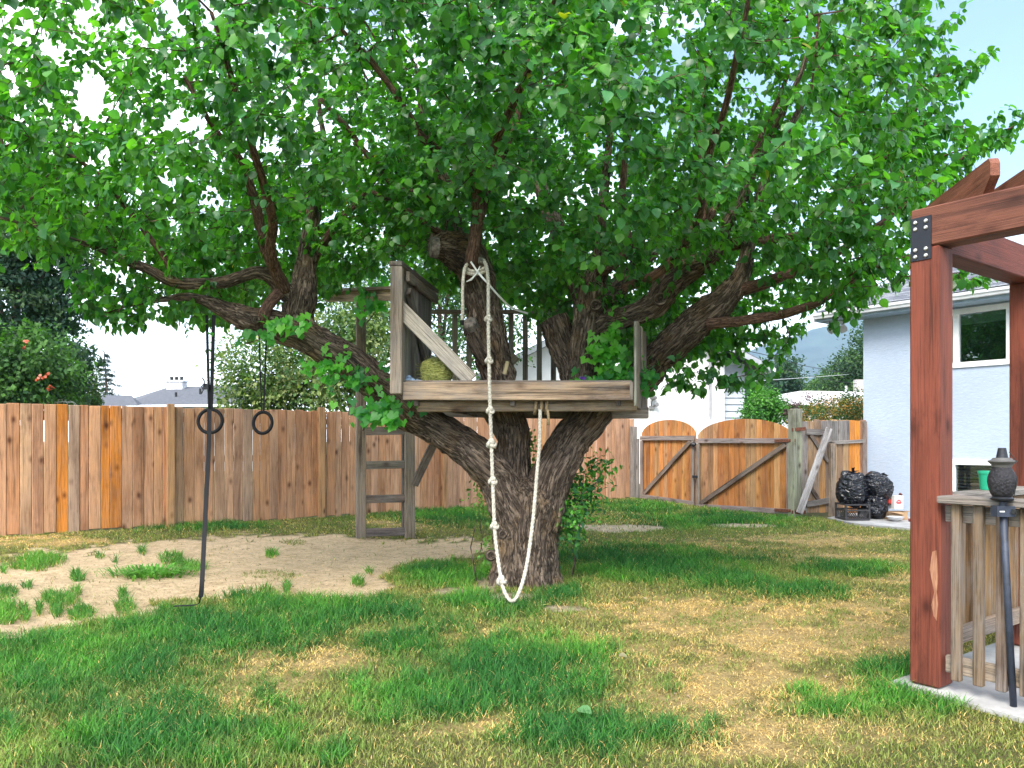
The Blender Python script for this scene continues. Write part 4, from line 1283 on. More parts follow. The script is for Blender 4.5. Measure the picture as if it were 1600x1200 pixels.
for j in range(NV):
    for i in range(NU):
        fs_.append((j * NU + i, j * NU + (i + 1) % NU, (j + 1) * NU + (i + 1) % NU, (j + 1) * NU + i))
mb.add(vs_, fs_)
for _ in range(150):                       # loose fibres
    d = Vector((rnd.gauss(0, 1), rnd.gauss(0, .8), rnd.gauss(.3, 1))).normalized()
    p = cc + Vector((d.x * .135, d.y * .10, d.z * .118)); t = Vector((rnd.gauss(0, 1), rnd.gauss(0, .5), rnd.gauss(0, .5))).normalized()
    q = p + t * .05 + d * .018
    mb.tube([p, p.lerp(q, .5) + d * .012, q], [.0022, .002, .001], 3)
tag(mb.build('cushion', m, smooth=True), 'fuzzy olive green cushion on the tree house deck behind the brace', 'cushion')
mb = MB()
g = 14
for j in range(g):
    for i in range(g):
        x, y = i / (g - 1) - .5, j / (g - 1) - .5
        mb.v.append(tuple(Vector((-0.845 + x * .16, 6.60 + y * .12, zf + 0.012 + 0.05 * math.exp(-((x + .2) ** 2 + y * y) * 18) + 0.022 * (mnoise.noise(Vector((x * 7, y * 7, 3))) + .5)))))
mb.f = [(j * g + i, j * g + i + 1, (j + 1) * g + i + 1, (j + 1) * g + i) for j in range(g - 1) for i in range(g - 1)]
tag(mb.build('cloth', plain('blue_cloth', (0.30, 0.42, 0.58), 0.9, var=0.5, scale=30), smooth=True), 'crumpled pale blue cloth lying beside the corner post of the tree house', 'cloth')
mb = MB()
c0 = at(911, 592, 6.56); c0.z = zf + 0.03
for k in range(9):
    a = k * 2.4
    d = Vector((math.cos(a), math.sin(a) * .6, .5)).normalized()
    s = frame(d)[0] * .012
    mb.add([c0, c0 + d * .022 + s, c0 + d * .045, c0 + d * .022 - s], [(0, 1, 2, 3)])
    mb.tube([c0 + d * .01, c0 + d * .03], [.010, .004], 5)
tag(mb.build('toy_flower', plain('purple_plastic', (0.13, 0.03, 0.33), 0.5, var=0.5, scale=60)), 'small purple flower lying on the edge of the tree house deck', 'flower')
bar_tag = thing('wood_offcut', 'small tan wood block fixed to the middle limb above deck', 'block', at(795, 575, 6.95))
bar('block', at(788, 585, 6.93), at(793, 565, 6.93), 0.035, 0.02, M_old, bar_tag, (1, 0, 0), (0.52, 0.42, 0.22))

# ================================================================== ROPES
def rope_path(pts, step=0.02):
    return [Vector(p[:3]) for p in spline([(*p, 0) for p in pts], step)]


def knot(parent, c, d, r, mat, name='knot'):
    mb = MB()
    x, y, z = frame(d)
    pts = []
    for k in range(40):                    # a compact overhand knot: a trefoil squeezed round the rope
        a = 2 * math.pi * k / 40
        pts.append(c + x * (math.sin(a) + 2 * math.sin(2 * a)) * r * .55 + z * (math.cos(a) - 2 * math.cos(2 * a)) * r * .55 - y * math.sin(3 * a) * r * .75)
    mb.tube(pts, r * .95, 8, closed=True)
    return mb.build(name, mat, parent, smooth=True)


rope = thing('climbing_rope', 'white knotted climbing rope hanging in a loop before the trunk', 'rope', at(800, 940, 6.3))
RR = 0.0145
left = [at(u, v, Y) for u, v, Y in ((757, 408, 6.68), (761, 420, 6.56), (763, 445, 6.42), (763, 500, 6.36), (764, 560, 6.33), (766, 640, 6.31), (768, 700, 6.30), (771, 780, 6.26), (774, 840, 6.22), (783, 905, 6.12), (790, 928, 6.06), (800, 939, 6.04), (810, 928, 6.06), (822, 888, 6.16), (832, 820, 6.32), (839, 740, 6.46), (843, 690, 6.48), (844, 640, 6.48))]
P_ = rope_path(left, 0.006)
def strand(a, L, r, p):
    return r * (1 + 0.13 * math.cos(3 * a - L * 170))


mb = MB(); mb.tube(P_, RR, 12, disp=strand)
mb.build('rope', M_rope, rope, smooth=True)
for u, v in ((763, 498), (764, 563), (766, 641), (769, 693), (768, 751), (772, 821), (785, 908)):
    i = min(range(len(P_)), key=lambda k: abs(VH - (P_[k].z - HCAM) / P_[k].y * FPX - v) + (500 if P_[k].x > at(800, 0, P_[k].y).x else 0))
    knot(rope, P_[i], P_[min(i + 1, len(P_) - 1)] - P_[i], RR * random.uniform(1.0, 1.3), M_rope)
coil_c = at(744, 412, 6.69)
mb = MB()
pts = [coil_c + Vector((math.cos(a) * (0.074 + 0.002 * a), math.sin(a) * 0.072, math.sin(a) * 0.062 + 0.012 * math.cos(a) - 0.004 * a)) for a in [k * 2 * math.pi / 24 for k in range(24 * 2)]]
mb.tube(pts, RR, 8)
mb.build('coil', M_rope, rope, smooth=True)
tail = rope_path([at(u, v, Y) for u, v, Y in ((733, 410, 6.70), (726, 420, 6.60), (723, 450, 6.55), (723, 480, 6.54), (722, 506, 6.54))])
mb = MB(); mb.tube(tail, RR, 8); mb.build('rope_tail', M_rope, rope, smooth=True)
mb = MB(); mb.tube([tail[-1] + Vector((0, 0, .03)), tail[-1] - Vector((0, 0, .01))], RR * 1.12, 8); mb.build('tape_end', M_black, rope)
for k, du in enumerate((-9, 0, 8)):
    c = at(846 + du, 634, 6.52)
    ring = [c + Vector((0.006 * math.sin(a), math.cos(a) * 0.085 + 0.06, math.sin(a) * 0.065)) for a in [q * 2 * math.pi / 20 for q in range(20)]]
    mb = MB(); mb.tube(ring, RR * .95, 8, closed=True); mb.build('beam_wrap', M_rope2, rope, smooth=True)
mb = MB(); mb.tube(rope_path([at(856, 640, 6.47), at(857, 652, 6.47), at(857, 664, 6.48)]), RR * .8, 8); mb.build('rope_end', M_rope2, rope, smooth=True)
# white ribbon tied round the branch
rib = thing('ribbon', 'thin white ribbon tied round the branch above the knotted rope', 'ribbon', at(747, 425, 6.55))
rp_ = rope_path([at(733, 405, 6.66), at(741, 417, 6.54), at(749, 428, 6.5), at(765, 446, 6.5), at(782, 465, 6.62), at(800, 481, 6.85), at(825, 490, 7.1)], .03)
mb = MB()
for i, p in enumerate(rp_):
    d = Vector((0.4, 0, 0.9)) * 0.009
    mb.v += [tuple(p + d), tuple(p - d), tuple(p - d + Vector((0, .0015, 0))), tuple(p + d + Vector((0, .0015, 0)))]
    if i: mb.f += [((i - 1) * 4 + a, (i - 1) * 4 + (a + 1) % 4, i * 4 + (a + 1) % 4, i * 4 + a) for a in range(4)]
mb.build('ribbon', M_white, rib)
mb = MB()
mb.tube([at(750, 416, 6.5), at(744, 428, 6.49), at(736, 437, 6.5), at(729, 440, 6.52)], [.004, .006, .009, .004], 6)
mb.build('ribbon_tail', M_white, rib)

# gym rings on straps
for (u, Y, ring_v, top_v, lab) in ((328.5, 6.6, 658, 492, 'black gym ring hanging left of its twin from doubled straps'), (410.5, 6.72, 660.5, 515, 'black gym ring hanging on two thin straps before the pale shrub')):
    t = thing('gym_ring', lab, 'gym ring', at(u, ring_v, Y), 'gym rings hanging from the left limb')
    c = at(u, ring_v, Y)
    tilt = 1.0 if u < 400 else 0.86
    pts = [c + Vector((math.cos(a) * (.1 if u < 400 else .092) * tilt, math.sin(a + .3) * .012, math.sin(a) * (.1 if u < 400 else .092))) for a in [k * 2 * math.pi / 48 for k in range(48)]]
    mb = MB(); mb.tube(pts, 0.0145, 12, closed=True)
    mb.build('ring', M_black, t, smooth=True)
    top = at(u, top_v, Y)
    for s_, w in ((-1, .022 if u < 400 else .011), (1, .030 if u < 400 else .014)):
        A = c + Vector((s_ * .008, 0, .09)); B = Vector((top.x + s_ * (.030 if u < 400 else .034), A.y, top.z))
        bar('strap', A, B, w, .004, M_black, t, (1, 0, 0), bev=0)
    if u < 400:
        bm_ = MB(); q = at(322, 604, Y - .02)
        bm_.box(q, (.045, .02, .05)); bm_.tube([q + Vector((-.02, -.01, .02)), q + Vector((-.035, -.01, .0)), q + Vector((-.02, -.01, -.03)), q + Vector((-.035, -.01, -.06))], .005, 6)
        bm_.tube([q + Vector((-.01, -.01, .0)), q + Vector((-.01, -.015, .05)), q + Vector((-.03, -.01, .075))], .006, 6)
        bm_.build('buckle', M_iron, t)
rp2 = rope_path([at(u, v, Y) for u, v, Y in ((327, 640, 6.5), (326, 700, 6.42), (322, 780, 6.30), (318, 860, 6.15), (315.5, 910, 6.02), (313, 935, 5.9), (307, 955, 5.8), (298, 966, 5.78), (272, 971, 5.76))])
for p in rp2: p.z = max(p.z, float(gh(p.x, p.y)) + .075)
stp = MB()
for i, p in enumerate(rp2):
    w_ = Vector((.0165, .004, 0)); d_ = Vector((0, .004, 0))
    if i > len(rp2) - 16: w_ = Vector((0, .016, 0)); d_ = Vector((0, 0, .005))
    stp.v += [tuple(p + w_), tuple(p - w_), tuple(p - w_ + d_), tuple(p + w_ + d_)]
    if i: stp.f += [((i - 1) * 4 + a, (i - 1) * 4 + (a + 1) % 4, i * 4 + (a + 1) % 4, i * 4 + a) for a in range(4)]
tag(stp.build('hanging_strap', M_black), 'long black strap hanging through the left ring down onto the grass', 'strap')

# ================================================================== VINES on the limbs, shoots at the foot
VINE = np.array([(0, 0, 0)] + [(r * math.cos(a), r * math.sin(a), z) for a, r, z in ((2.7, .42, .0), (2.15, .62, -.03), (1.75, .50, .0), (1.25, .72, -.05), (.75, .60, .0), (0, .98, -.12), (-.75, .60, .0), (-1.25, .72, -.05), (-1.75, .50, .0), (-2.15, .62, -.03), (-2.7, .42, .0))])
VINE[:, 0] += 0.15
VINE[1:, 2] += 0.16 * np.abs(VINE[1:, 1])
VINE_F = [(0, i + 1, i) for i in range(1, 11)]
vme = []
for c in ((0.10, 0.36, 0.045), (0.06, 0.26, 0.04), (0.045, 0.20, 0.06), (0.15, 0.42, 0.05)):
    vme.append(big_mesh('leaf', VINE, VINE_F, 1, M_vine, np.repeat(np.array([c]), len(VINE), 0), smooth=False))


def vine(label, clusters, seed):
    rr = random.Random(seed)
    t = thing('climbing_vine', label, 'vine', at(*clusters[0][:3]))
    for (u, v, Y, su, sv, n, pal, sz) in clusters:
        stem = MB()
        stem.tube([at(u - su * .4, v + sv, Y + .05), at(u + su * .3, v + sv * .3, Y + .02), at(u - su * .2, v - sv * .3, Y + .04), at(u + su * .2, v - sv, Y + .06)], [.006, .005, .004, .003], 5)
        stem.build('stem', M_bark2, t, recentre=False)
        for _ in range(int(n * 1.55)):
            p = at(u + max(-2, min(2, rr.gauss(0, .55))) * su, v + max(-2, min(2, rr.gauss(0, .55))) * sv, Y + rr.uniform(-.12, .06))
            z = Vector((rr.gauss(0, .6), -1 + rr.gauss(0, .4), .7 + rr.gauss(0, .55))).normalized()
            x, y, z = frame(z, Vector((rr.gauss(0, .5), 0, -1)))
            put(bpy.data.objects.new('leaf', vme[rr.choice(pal)]), basis(p, x, y, z) @ Matrix.Scale(sz * rr.uniform(.45, 1.0), 4), t)
    return t


vine('bright green vine leaves trailing over the left limb and ladder corner', [
    (515, 575, 6.68, 38, 30, 40, (0, 3, 0, 1), 0.068), (560, 590, 6.72, 40, 20, 26, (1, 2, 0), .072), (450, 505, 6.5, 38, 18, 26, (0, 1, 3), .075), (600, 640, 6.66, 45, 22, 48, (1, 2, 1, 0), .078),
    (610, 650, 6.60, 20, 16, 20, (1, 0), .085), (585, 465, 9.6, 30, 40, 40, (1, 2, 0), .11), (400, 525, 6.5, 40, 12, 16, (1, 2), .07), (570, 655, 6.7, 8, 18, 10, (1, 2), .07)], 3)
vine('lime green vine leaves climbing the right limb above the deck edge', [
    (945, 555, 7.05, 26, 32, 50, (0, 3, 3, 0), .078), (955, 590, 7.0, 40, 14, 34, (0, 1, 2), .078), (975, 575, 6.95, 22, 26, 26, (0, 1), .074), (1010, 590, 6.8, 26, 16, 36, (1, 2, 2), .07), (962, 510, 7.05, 10, 20, 12, (3, 0), .078)], 4)

DIA = np.array([(0, 0, 0), (0.45, 0.30, 0.05), (1, 0, -0.08), (0.45, -0.30, 0.05)])
DIA_F = [(0, 2, 1), (0, 3, 2)]


def clumps(ells, nclump, per, leaf, spread, cols, seed, droop=0.3, mat=None, flat=1.0, shell=0.55):
    """leaf faces in clumps spread through a set of ellipsoids (cx, cy, cz, rx, ry, rz)"""
    rg = np.random.default_rng(seed)
    vol = np.array([e[3] * e[4] * e[5] for e in ells]) ** 0.67
    pk = rg.choice(len(ells), nclump, p=vol / vol.sum())
    E = np.array(ells)[pk]
    d = rg.normal(0, 1, (nclump, 3)); d /= np.linalg.norm(d, axis=1, keepdims=True)
    rad = shell + (1 - shell) * rg.random(nclump) ** 0.6
    rad *= 1 + rg.normal(0, 0.08, nclump)
    cc = E[:, :3] + d * E[:, 3:] * rad[:, None]
    n = nclump * per
    off = rg.normal(0, 1, (n, 3)) * np.array([1, 1, flat]) * spread
    base = np.repeat(cc, per, 0) + off
    D = np.repeat(d, per, 0)
    r2 = rg.normal(0, 1, (n, 3))
    tipd = r2 * 0.8 + D * 0.5 + np.array([0, 0, -droop])
    nrm = D * 0.7 + np.array([0, 0, 0.8]) + rg.normal(0, .5, (n, 3))
    size = leaf * rg.uniform(0.6, 1.35, n)
    V, *_ = leaf_cloud(base, tipd, nrm, size, DIA)
    cm = rg.integers(0, len(cols), nclump)
    cl = np.array(cols)[cm] * rg.uniform(0.75, 1.25, nclump)[:, None]
    cl = np.repeat(cl, per, 0) * rg.uniform(0.7, 1.3, n)[:, None]
    return V, np.repeat(cl, 4, 0), n


def far_tree(name, label, cat, base, ells, nclump, per, leaf, spread, cols, seed, trunk_r=0.1, group=None, **kw):
    base = Vector(base)
    t = thing(name, label, cat, base, group)
    V, c, n = clumps(ells, nclump, per, leaf, spread, cols, seed, **kw)
    me = big_mesh('foliage', V, DIA_F, n, M_far, c)
    o = bpy.data.objects.new('crown', me); put(o, Matrix.Identity(4), t); tag(o, kind='stuff')
    rr = random.Random(seed)
    mb = MB()
    top = Vector((np.mean([e[0] for e in ells]), np.mean([e[1] for e in ells]), max(e[2] for e in ells)))
    mb.tube([base - Vector((0, 0, .1)), base.lerp(top, .4) + Vector((rr.uniform(-.1, .1), 0, 0)), top], [trunk_r, trunk_r * .7, trunk_r * .2], 9)
    mb.build('trunk', M_bark, t, smooth=True, recentre=False)
    for k, e in enumerate(ells):
        mb = MB(); s = base.lerp(top, .35 + .1 * (k % 4)); e_ = Vector(e[:3]) + Vector((rr.uniform(-.3, .3) * e[3], 0, .2 * e[5]))
        mb.tube([s, s.lerp(e_, .5) + Vector((0, 0, -.05)), e_], [trunk_r * .45, trunk_r * .3, trunk_r * .08], 6)
        mb.build('branch', M_bark, t, smooth=True, recentre=False)
    return t


def el(u, v, Y, ru, rv, rd):
    """ellipsoid centred where the photo shows (u, v), half sizes in photo pixels, rd in metres"""
    p = at(u, v, Y)
    return (*p, ru * Y / FPX, rd, rv * Y / FPX)


DKG = [(0.030, 0.075, 0.040), (0.022, 0.060, 0.038), (0.055, 0.105, 0.040), (0.040, 0.090, 0.055)]
MIDG = [(0.045, 0.115, 0.030), (0.065, 0.150, 0.035), (0.030, 0.085, 0.030)]
PALE = [(0.17, 0.23, 0.07), (0.25, 0.29, 0.11), (0.09, 0.17, 0.05), (0.05, 0.11, 0.035), (0.07, 0.14, 0.04), (0.12, 0.18, 0.05)]
# left: dark tree with drooping sprays
far_tree('elm_tree', 'dark green layered tree rising behind the left end of the fence', 'tree', at(20, 700, 15.0).xy.to_3d(), [
    el(10, 390, 15, 110, 70, 1.6), el(-20, 470, 15, 150, 60, 1.8), el(30, 560, 15, 100, 70, 1.4), el(-60, 300, 15, 150, 90, 1.8), el(75, 520, 14.6, 42, 28, .7), el(88, 552, 14.6, 38, 14, .6), el(65, 420, 14.8, 52, 40, .8), el(78, 480, 14.7, 38, 22, .6), el(50, 350, 15, 90, 50, 1.2), el(45, 600, 15.2, 70, 40, 1.0)],
    1050, 44, 0.10, 0.14, DKG, 31, 0.16, droop=0.6, flat=0.5)
# trumpet vine with orange flowers
tv = far_tree('trumpet_vine', 'leafy trumpet vine with orange flowers over the fence at far left', 'shrub', at(30, 700, 12.3).xy.to_3d(), [
    el(15, 590, 12.3, 60, 50, .7), el(60, 560, 12.6, 55, 45, .7), el(72, 600, 12.8, 36, 40, .7), el(-50, 570, 12.0, 70, 70, .8)], 260, 36, 0.085, 0.12, MIDG + [(0.08, 0.19, 0.035)], 32, 0.06, droop=0.5)
M_flower = plain('orange_petals', (0.42, 0.075, 0.022), 0.5, var=0.3, scale=40)
for (u, v) in ((41, 539), (64, 592), (73, 588), (83, 606)):
    p = at(u, v, 11.75); mb = MB()
    for k in range(4):
        d = Vector((random.gauss(0, .7), -1, random.gauss(0, .6))).normalized()
        s = p + Vector((random.uniform(-.03, .03), 0, random.uniform(-.03, .03)))
        mb.tube([s, s + d * .05, s + d * .07], [.006, .011, .024], 6)
    mb.build('flower', M_flower, tv)
far_tree('arborvitae', 'dense rounded arborvitae standing between dark tree and spruce', 'tree', at(136, 690, 20).xy.to_3d(), [el(136, 615, 20, 17, 45, .35), el(136, 640, 20, 20, 45, .4)], 220, 30, 0.06, 0.06, [(0.05, 0.10, 0.025), (0.07, 0.13, 0.03)], 33, 0.06, droop=-.4)
# spruce
rg = random.Random(8)
sb = at(175, 690, 28).xy.to_3d()
sp = thing('spruce_tree', 'small blue green spruce rising above the low shingle roof', 'tree', sb)
zt = at(162, 549, 28).z
mb = MB(); mb.tube([sb, Vector((at(163, 0, 28).x, 28, zt))], [.10, .015], 7); mb.build('trunk', M_bark, sp, recentre=False)
P0, D0 = [], []
zc = 1.2
while zc < zt:
    f = (zc - 1.2) / (zt - 1.2)
    xc = sb.x + (at(163, 0, 28).x - sb.x) * (zc / zt)
    for k in range(9):
        a = rg.uniform(0, 6.28); L = (1 - f) ** .8 * .85 * rg.uniform(.7, 1.2) + .07
        d = Vector((math.cos(a), math.sin(a), -.15 + .25 * f))
        br = MB()
        for q in range(int(14 + 34 * L)):
            s = rg.uniform(.12, 1)
            P0.append(np.array([xc, sb.y, zc]) + np.array(d) * L * s + np.array([rg.gauss(0, .035), rg.gauss(0, .035), -.10 * s * s + rg.gauss(0, .02)]))
            D0.append(np.array(d) * .8 + np.array([rg.gauss(0, .5), rg.gauss(0, .5), -.5 + rg.gauss(0, .25)]))
    zc += .17
P0, D0 = np.array(P0), np.array(D0)
V, *_ = leaf_cloud(P0, D0, np.tile([0, 0, 1.0], (len(P0), 1)) + np.random.default_rng(4).normal(0, .4, (len(P0), 3)), np.full(len(P0), .10), DIA * np.array([1, .55, 1]))
cs = np.repeat(np.array([(0.055, 0.085, 0.085)]) * np.random.default_rng(5).uniform(.5, 1.4, len(P0))[:, None], 4, 0)
o = bpy.data.objects.new('crown', big_mesh('needles', V, DIA_F, len(P0), M_far, cs)); put(o, Matrix.Identity(4), sp); tag(o, kind='stuff')
# pale variegated shrub behind the fence
far_tree('variegated_shrub', 'large pale variegated shrub behind the fence between rings and ladder', 'shrub', at(480, 690, 15.6).xy.to_3d(), [
    el(430, 570, 15.6, 85, 70, 1.2), el(510, 560, 15.8, 85, 75, 1.2), el(580, 560, 16, 70, 80, 1.2), el(400, 610, 15.3, 60, 45, .9), el(480, 610, 15.3, 110, 50, 1.0), el(560, 500, 16, 60, 60, 1.0)], 640, 34, 0.09, 0.13, PALE, 34, 0.07, droop=0.5)
far_tree('background_tree', 'tall mid green tree behind the tree house and its ladder', 'tree', at(690, 690, 19).xy.to_3d(), [
    el(640, 480, 19, 110, 90, 1.6), el(720, 520, 19, 90, 100, 1.5), el(680, 400, 19, 130, 90, 1.6), el(600, 570, 18.4, 60, 60, 1.0), el(780, 470, 20, 80, 90, 1.4)], 430, 34, 0.10, 0.18, MIDG + [(0.10, 0.21, 0.04)], 35, 0.12, droop=0.4)
# right: trees and hedge past the gate
far_tree('background_tree', 'dark poplar clump seen between white house and hedge', 'tree', at(1212, 690, 52).xy.to_3d(), [el(1212, 600, 52, 30, 34, 1.6), el(1232, 585, 52, 16, 24, 1.2), el(1190, 605, 52, 26, 30, 1.6), el(1250, 608, 52, 18, 20, 1.2), el(1178, 610, 51, 24, 30, 1.2)], 260, 34, 0.22, 0.30, DKG, 36, 0.2)
far_tree('background_tree', 'tall dark green tree at the blue house corner beyond the hedge', 'tree', at(1340, 690, 46).xy.to_3d(), [el(1335, 580, 46, 34, 34, 1.6), el(1360, 560, 46, 34, 50, 1.6), el(1310, 598, 46, 28, 24, 1.3), el(1345, 605, 45, 34, 24, 1.3)], 320, 34, 0.18, 0.25, [(0.025, 0.065, 0.030), (0.04, 0.09, 0.035), (0.06, 0.12, 0.035)], 37, 0.2)
far_tree('background_tree', 'low yellow green tree left of the tall dark tree', 'tree', at(1292, 690, 49).xy.to_3d(), [el(1292, 603, 49, 22, 16, 1.0), el(1280, 612, 49, 18, 12, .9)], 110, 30, 0.16, 0.2, [(0.08, 0.16, 0.035), (0.06, 0.13, 0.03)], 38, 0.12)
far_tree('leafy_shrub', 'bright green leafy shrub just behind the wide gate', 'shrub', at(1195, 690, 19).xy.to_3d(), [el(1195, 630, 19, 22, 26, .5), el(1212, 645, 19, 20, 18, .5), el(1178, 648, 19, 16, 20, .5)], 190, 32, 0.07, 0.08, [(0.07, 0.22, 0.03), (0.045, 0.16, 0.03), (0.10, 0.27, 0.04)], 39, 0.05)
far_tree('clipped_hedge', 'rounded orange tipped hedge behind the side fence panel', 'hedge', at(1300, 690, 18).xy.to_3d(), [el(1300, 648, 18, 52, 30, .8), el(1345, 640, 18, 40, 30, .8), el(1270, 655, 18, 34, 24, .7)], 330, 34, 0.055, 0.075, [(0.10, 0.15, 0.03), (0.28, 0.20, 0.04), (0.055, 0.12, 0.03), (0.30, 0.15, 0.035), (0.035, 0.09, 0.025)], 40, 0.05)
far_tree('purple_shrub', 'spindly purple leaved shrub between green shrub and hedge', 'shrub', at(1240, 690, 18.5).xy.to_3d(), [el(1236, 640, 18.5, 10, 14, .15), el(1252, 625, 18.5, 4, 12, .1), el(1262, 622, 18.5, 3, 10, .1), el(1245, 655, 18.5, 12, 10, .2)], 60, 16, 0.05, 0.04, [(0.10, 0.05, 0.075), (0.16, 0.09, 0.11)], 41, 0.03)
# shoots round the foot of the trunk
far_tree('sucker_shoots', 'bright leafy sucker shoots growing against the right of the trunk', 'shoots', (0.55, 7.35, 0), [el(895, 790, 7.3, 22, 40, .2), el(890, 830, 7.2, 14, 26, .15), el(912, 760, 7.4, 20, 26, .15), el(940, 735, 7.5, 12, 16, .1), el(925, 780, 7.45, 18, 30, .15)], 90, 13, 0.055, 0.06, [(0.10, 0.30, 0.04), (0.06, 0.20, 0.04), (0.03, 0.12, 0.04), (0.14, 0.36, 0.05)], 42, 0.012)
far_tree('sucker_shoots', 'thin yellow green shoots along the left foot of the trunk', 'shoots', (-0.3, 7.1, 0), [el(758, 800, 7.2, 9, 24, .08), el(757, 860, 7.1, 7, 22, .08), el(748, 770, 7.3, 8, 14, .08)], 22, 8, 0.040, 0.045, [(0.14, 0.30, 0.05), (0.09, 0.22, 0.04)], 43, 0.008)
far_tree('sucker_shoots', 'small green shoot in the fork between middle and right limbs', 'shoots', at(822, 740, 7.6), [el(824, 700, 7.6, 8, 22, .06)], 16, 9, 0.045, 0.04, [(0.12, 0.26, 0.05)], 44, 0.006)

# ================================================================== NEIGHBOURING BUILDINGS
M_roofg = plain('grey_roof', (0.105, 0.112, 0.13), 0.95, var=0.3, scale=14, bump=0.4)
M_wst = plain('white_stucco', (0.80, 0.80, 0.80), 0.9, var=0.05, scale=3, bump=0.2)


def hip_roof(parent, c0, c1, c2, c3, ridge0, ridge1, mat):
    mb = MB(); mb.add([c0, c1, c2, c3, ridge0, ridge1], [(0, 1, 5, 4), (1, 2, 5), (2, 3, 4, 5), (3, 0, 4), (0, 3, 2, 1)])
    return mb.build('roof', mat, parent, recentre=False)


nb = thing('neighbour_house', 'grey hip roofed house with white chimney beyond the fence', 'house', at(285, 690, 34).xy.to_3d())
hip_roof(nb, at(196, 633, 31), at(405, 631, 31), at(420, 628, 40), at(190, 628, 40), at(262, 605, 35), at(372, 602, 35), M_roofg)
mb = MB()
for (a, c) in ((at(204, 0, 31.4), at(398, 0, 31.4)),):
    mb.prism([Vector((a.x, 31.5, 0)), Vector((c.x, 31.5, 0)), Vector((c.x, 31.5, 2.72)), Vector((a.x, 31.5, 2.72))], (0, 8, 0))
mb.build('wall', plain('pale_wall', (0.55, 0.60, 0.62), 0.9), nb, recentre=False)
mb = MB(); c = at(276, 606, 34.6); mb.box(c + Vector((0, 0, -.1)), (.72, .5, .72)); ch = mb.build('chimney', plain('white_brick', (0.6, 0.6, 0.62), 0.9, var=.25, scale=12), nb)
mb = MB(); mb.box(c + Vector((0, 0, .29)), (.82, .58, .07)); mb.build('chimney_cap', M_gutter, ch)
for dx in (-.22, .0, .22):
    mb = MB(); mb.lathe([(.07, 0), (.07, .12), (.10, .13), (.05, .17)], 10, c + Vector((dx, 0, .325))); mb.build('flue', M_dark, ch)
for uu, vv in ((275, 617), (313, 611)):
    mb = MB(); mb.tube([at(uu, vv + 5, 32.6), at(uu, vv - 4, 32.6)], .05, 8); mb.build('roof_vent', M_dark, nb)
sh = thing('neighbour_shed', 'low grey shingle shed roof just above the fence top at left', 'shed', at(165, 690, 25).xy.to_3d())
hip_roof(sh, at(108, 634, 23), at(216, 634, 23), at(222, 631, 27), at(100, 631, 27), at(122, 617, 25), at(205, 618, 25), M_roofg)
mb = MB(); a, c = at(114, 0, 23.3), at(210, 0, 23.3)
mb.prism([Vector((a.x, 23.4, 0)), Vector((c.x, 23.4, 0)), Vector((c.x, 23.4, 2.30)), Vector((a.x, 23.4, 2.30))], (0, 3.4, 0)); mb.build('wall', M_roofg, sh, recentre=False)
# white wire dome
dm = thing('wire_dome', 'white curved wire dome frame peeking over the fence at left', 'frame', at(95, 690, 13).xy.to_3d())
for k in range(5):
    a = k * math.pi / 5; c = at(95, 634, 13.0)
    pts = [c + Vector((math.cos(a) * math.cos(t) * .235, math.sin(a) * math.cos(t) * .235, math.sin(t) * .105)) for t in [math.pi * q / 16 for q in range(17)]]
    mb = MB(); mb.tube(pts, .006, 5); mb.build('rib', M_white, dm)
c = at(95, 634, 13.0)
for zz_, rr_ in ((0.0, .235), (.06, .19)):
    mb = MB(); mb.tube([c + Vector((math.cos(t) * rr_, math.sin(t) * rr_, zz_)) for t in [2 * math.pi * q / 24 for q in range(24)]], .006, 5, closed=True); mb.build('hoop', M_white, dm)
for dx in (-.2, .2):
    mb = MB(); mb.tube([c + Vector((dx, 0, 0)), Vector((c.x + dx, c.y, 0.05))], .008, 5); mb.build('leg', M_white, dm)

# white gabled house behind the gates
WY = 22.0
M_fas = plain('shade_grey_fascia', (0.36, 0.38, 0.41), 0.6, var=0.1)  # grey-blue shading of the fascia is put into its colour
wp = lambda u, v, Y=WY: at(u, v, Y)
wh = thing('white_house', 'white stucco gabled house behind the gates with wall lamp', 'house', at(1000, 690, WY).xy.to_3d())
xl, xc, xr = wp(770, 0).x, wp(1132, 0).x, wp(1168, 0).x
ze = wp(0, 578).z
pk = wp(985, 470)
slope = (pk.z - ze) / (wp(1200, 0).x - pk.x)
zr = lambda x: pk.z - abs(x - pk.x) * slope - 0.10
mb = MB()
mb.prism([Vector((xl, WY, -.1)), Vector((xc, WY, -.1)), Vector((xc, WY, zr(xc))), Vector((pk.x, WY, zr(pk.x))), Vector((xl, WY, zr(xl)))], (0, 7, 0))
mb.build('wall', M_wst, wh, recentre=False)
zs = -0.1
while zs < zr(xr) - 0.02:
    z1_ = min(zs + .19, zr(xr))
    mb = MB(); mb.prism([Vector((xc + .002, WY + .26, zs)), Vector((xc + .002, WY + .30, zs)), Vector((xc + .002, WY + .30, z1_ - .003)), Vector((xc + .002, WY + .298, z1_ - .003))], (xr - xc, 0, 0))
    mb.build('siding_board', plain('shaded_white_siding', (0.50, 0.55, 0.62), 0.6, var=0.05) if zs < 0 else bpy.data.materials['shaded_white_siding'], wh, recentre=False)  # white boards toned blue-grey: shade of the recess painted into the colour
    zs += .19
mb = MB(); mb.prism([Vector((xc + .002, WY + .31, -.1)), Vector((xr, WY + .31, -.1)), Vector((xr, WY + .31, zr(xr))), Vector((xc + .002, WY + .31, zr(xr) + .2))], (0, 6.6, 0)); mb.build('side_wall', M_wst, wh, recentre=False)
xe = wp(1200, 0).x; xw = wp(745, 0).x
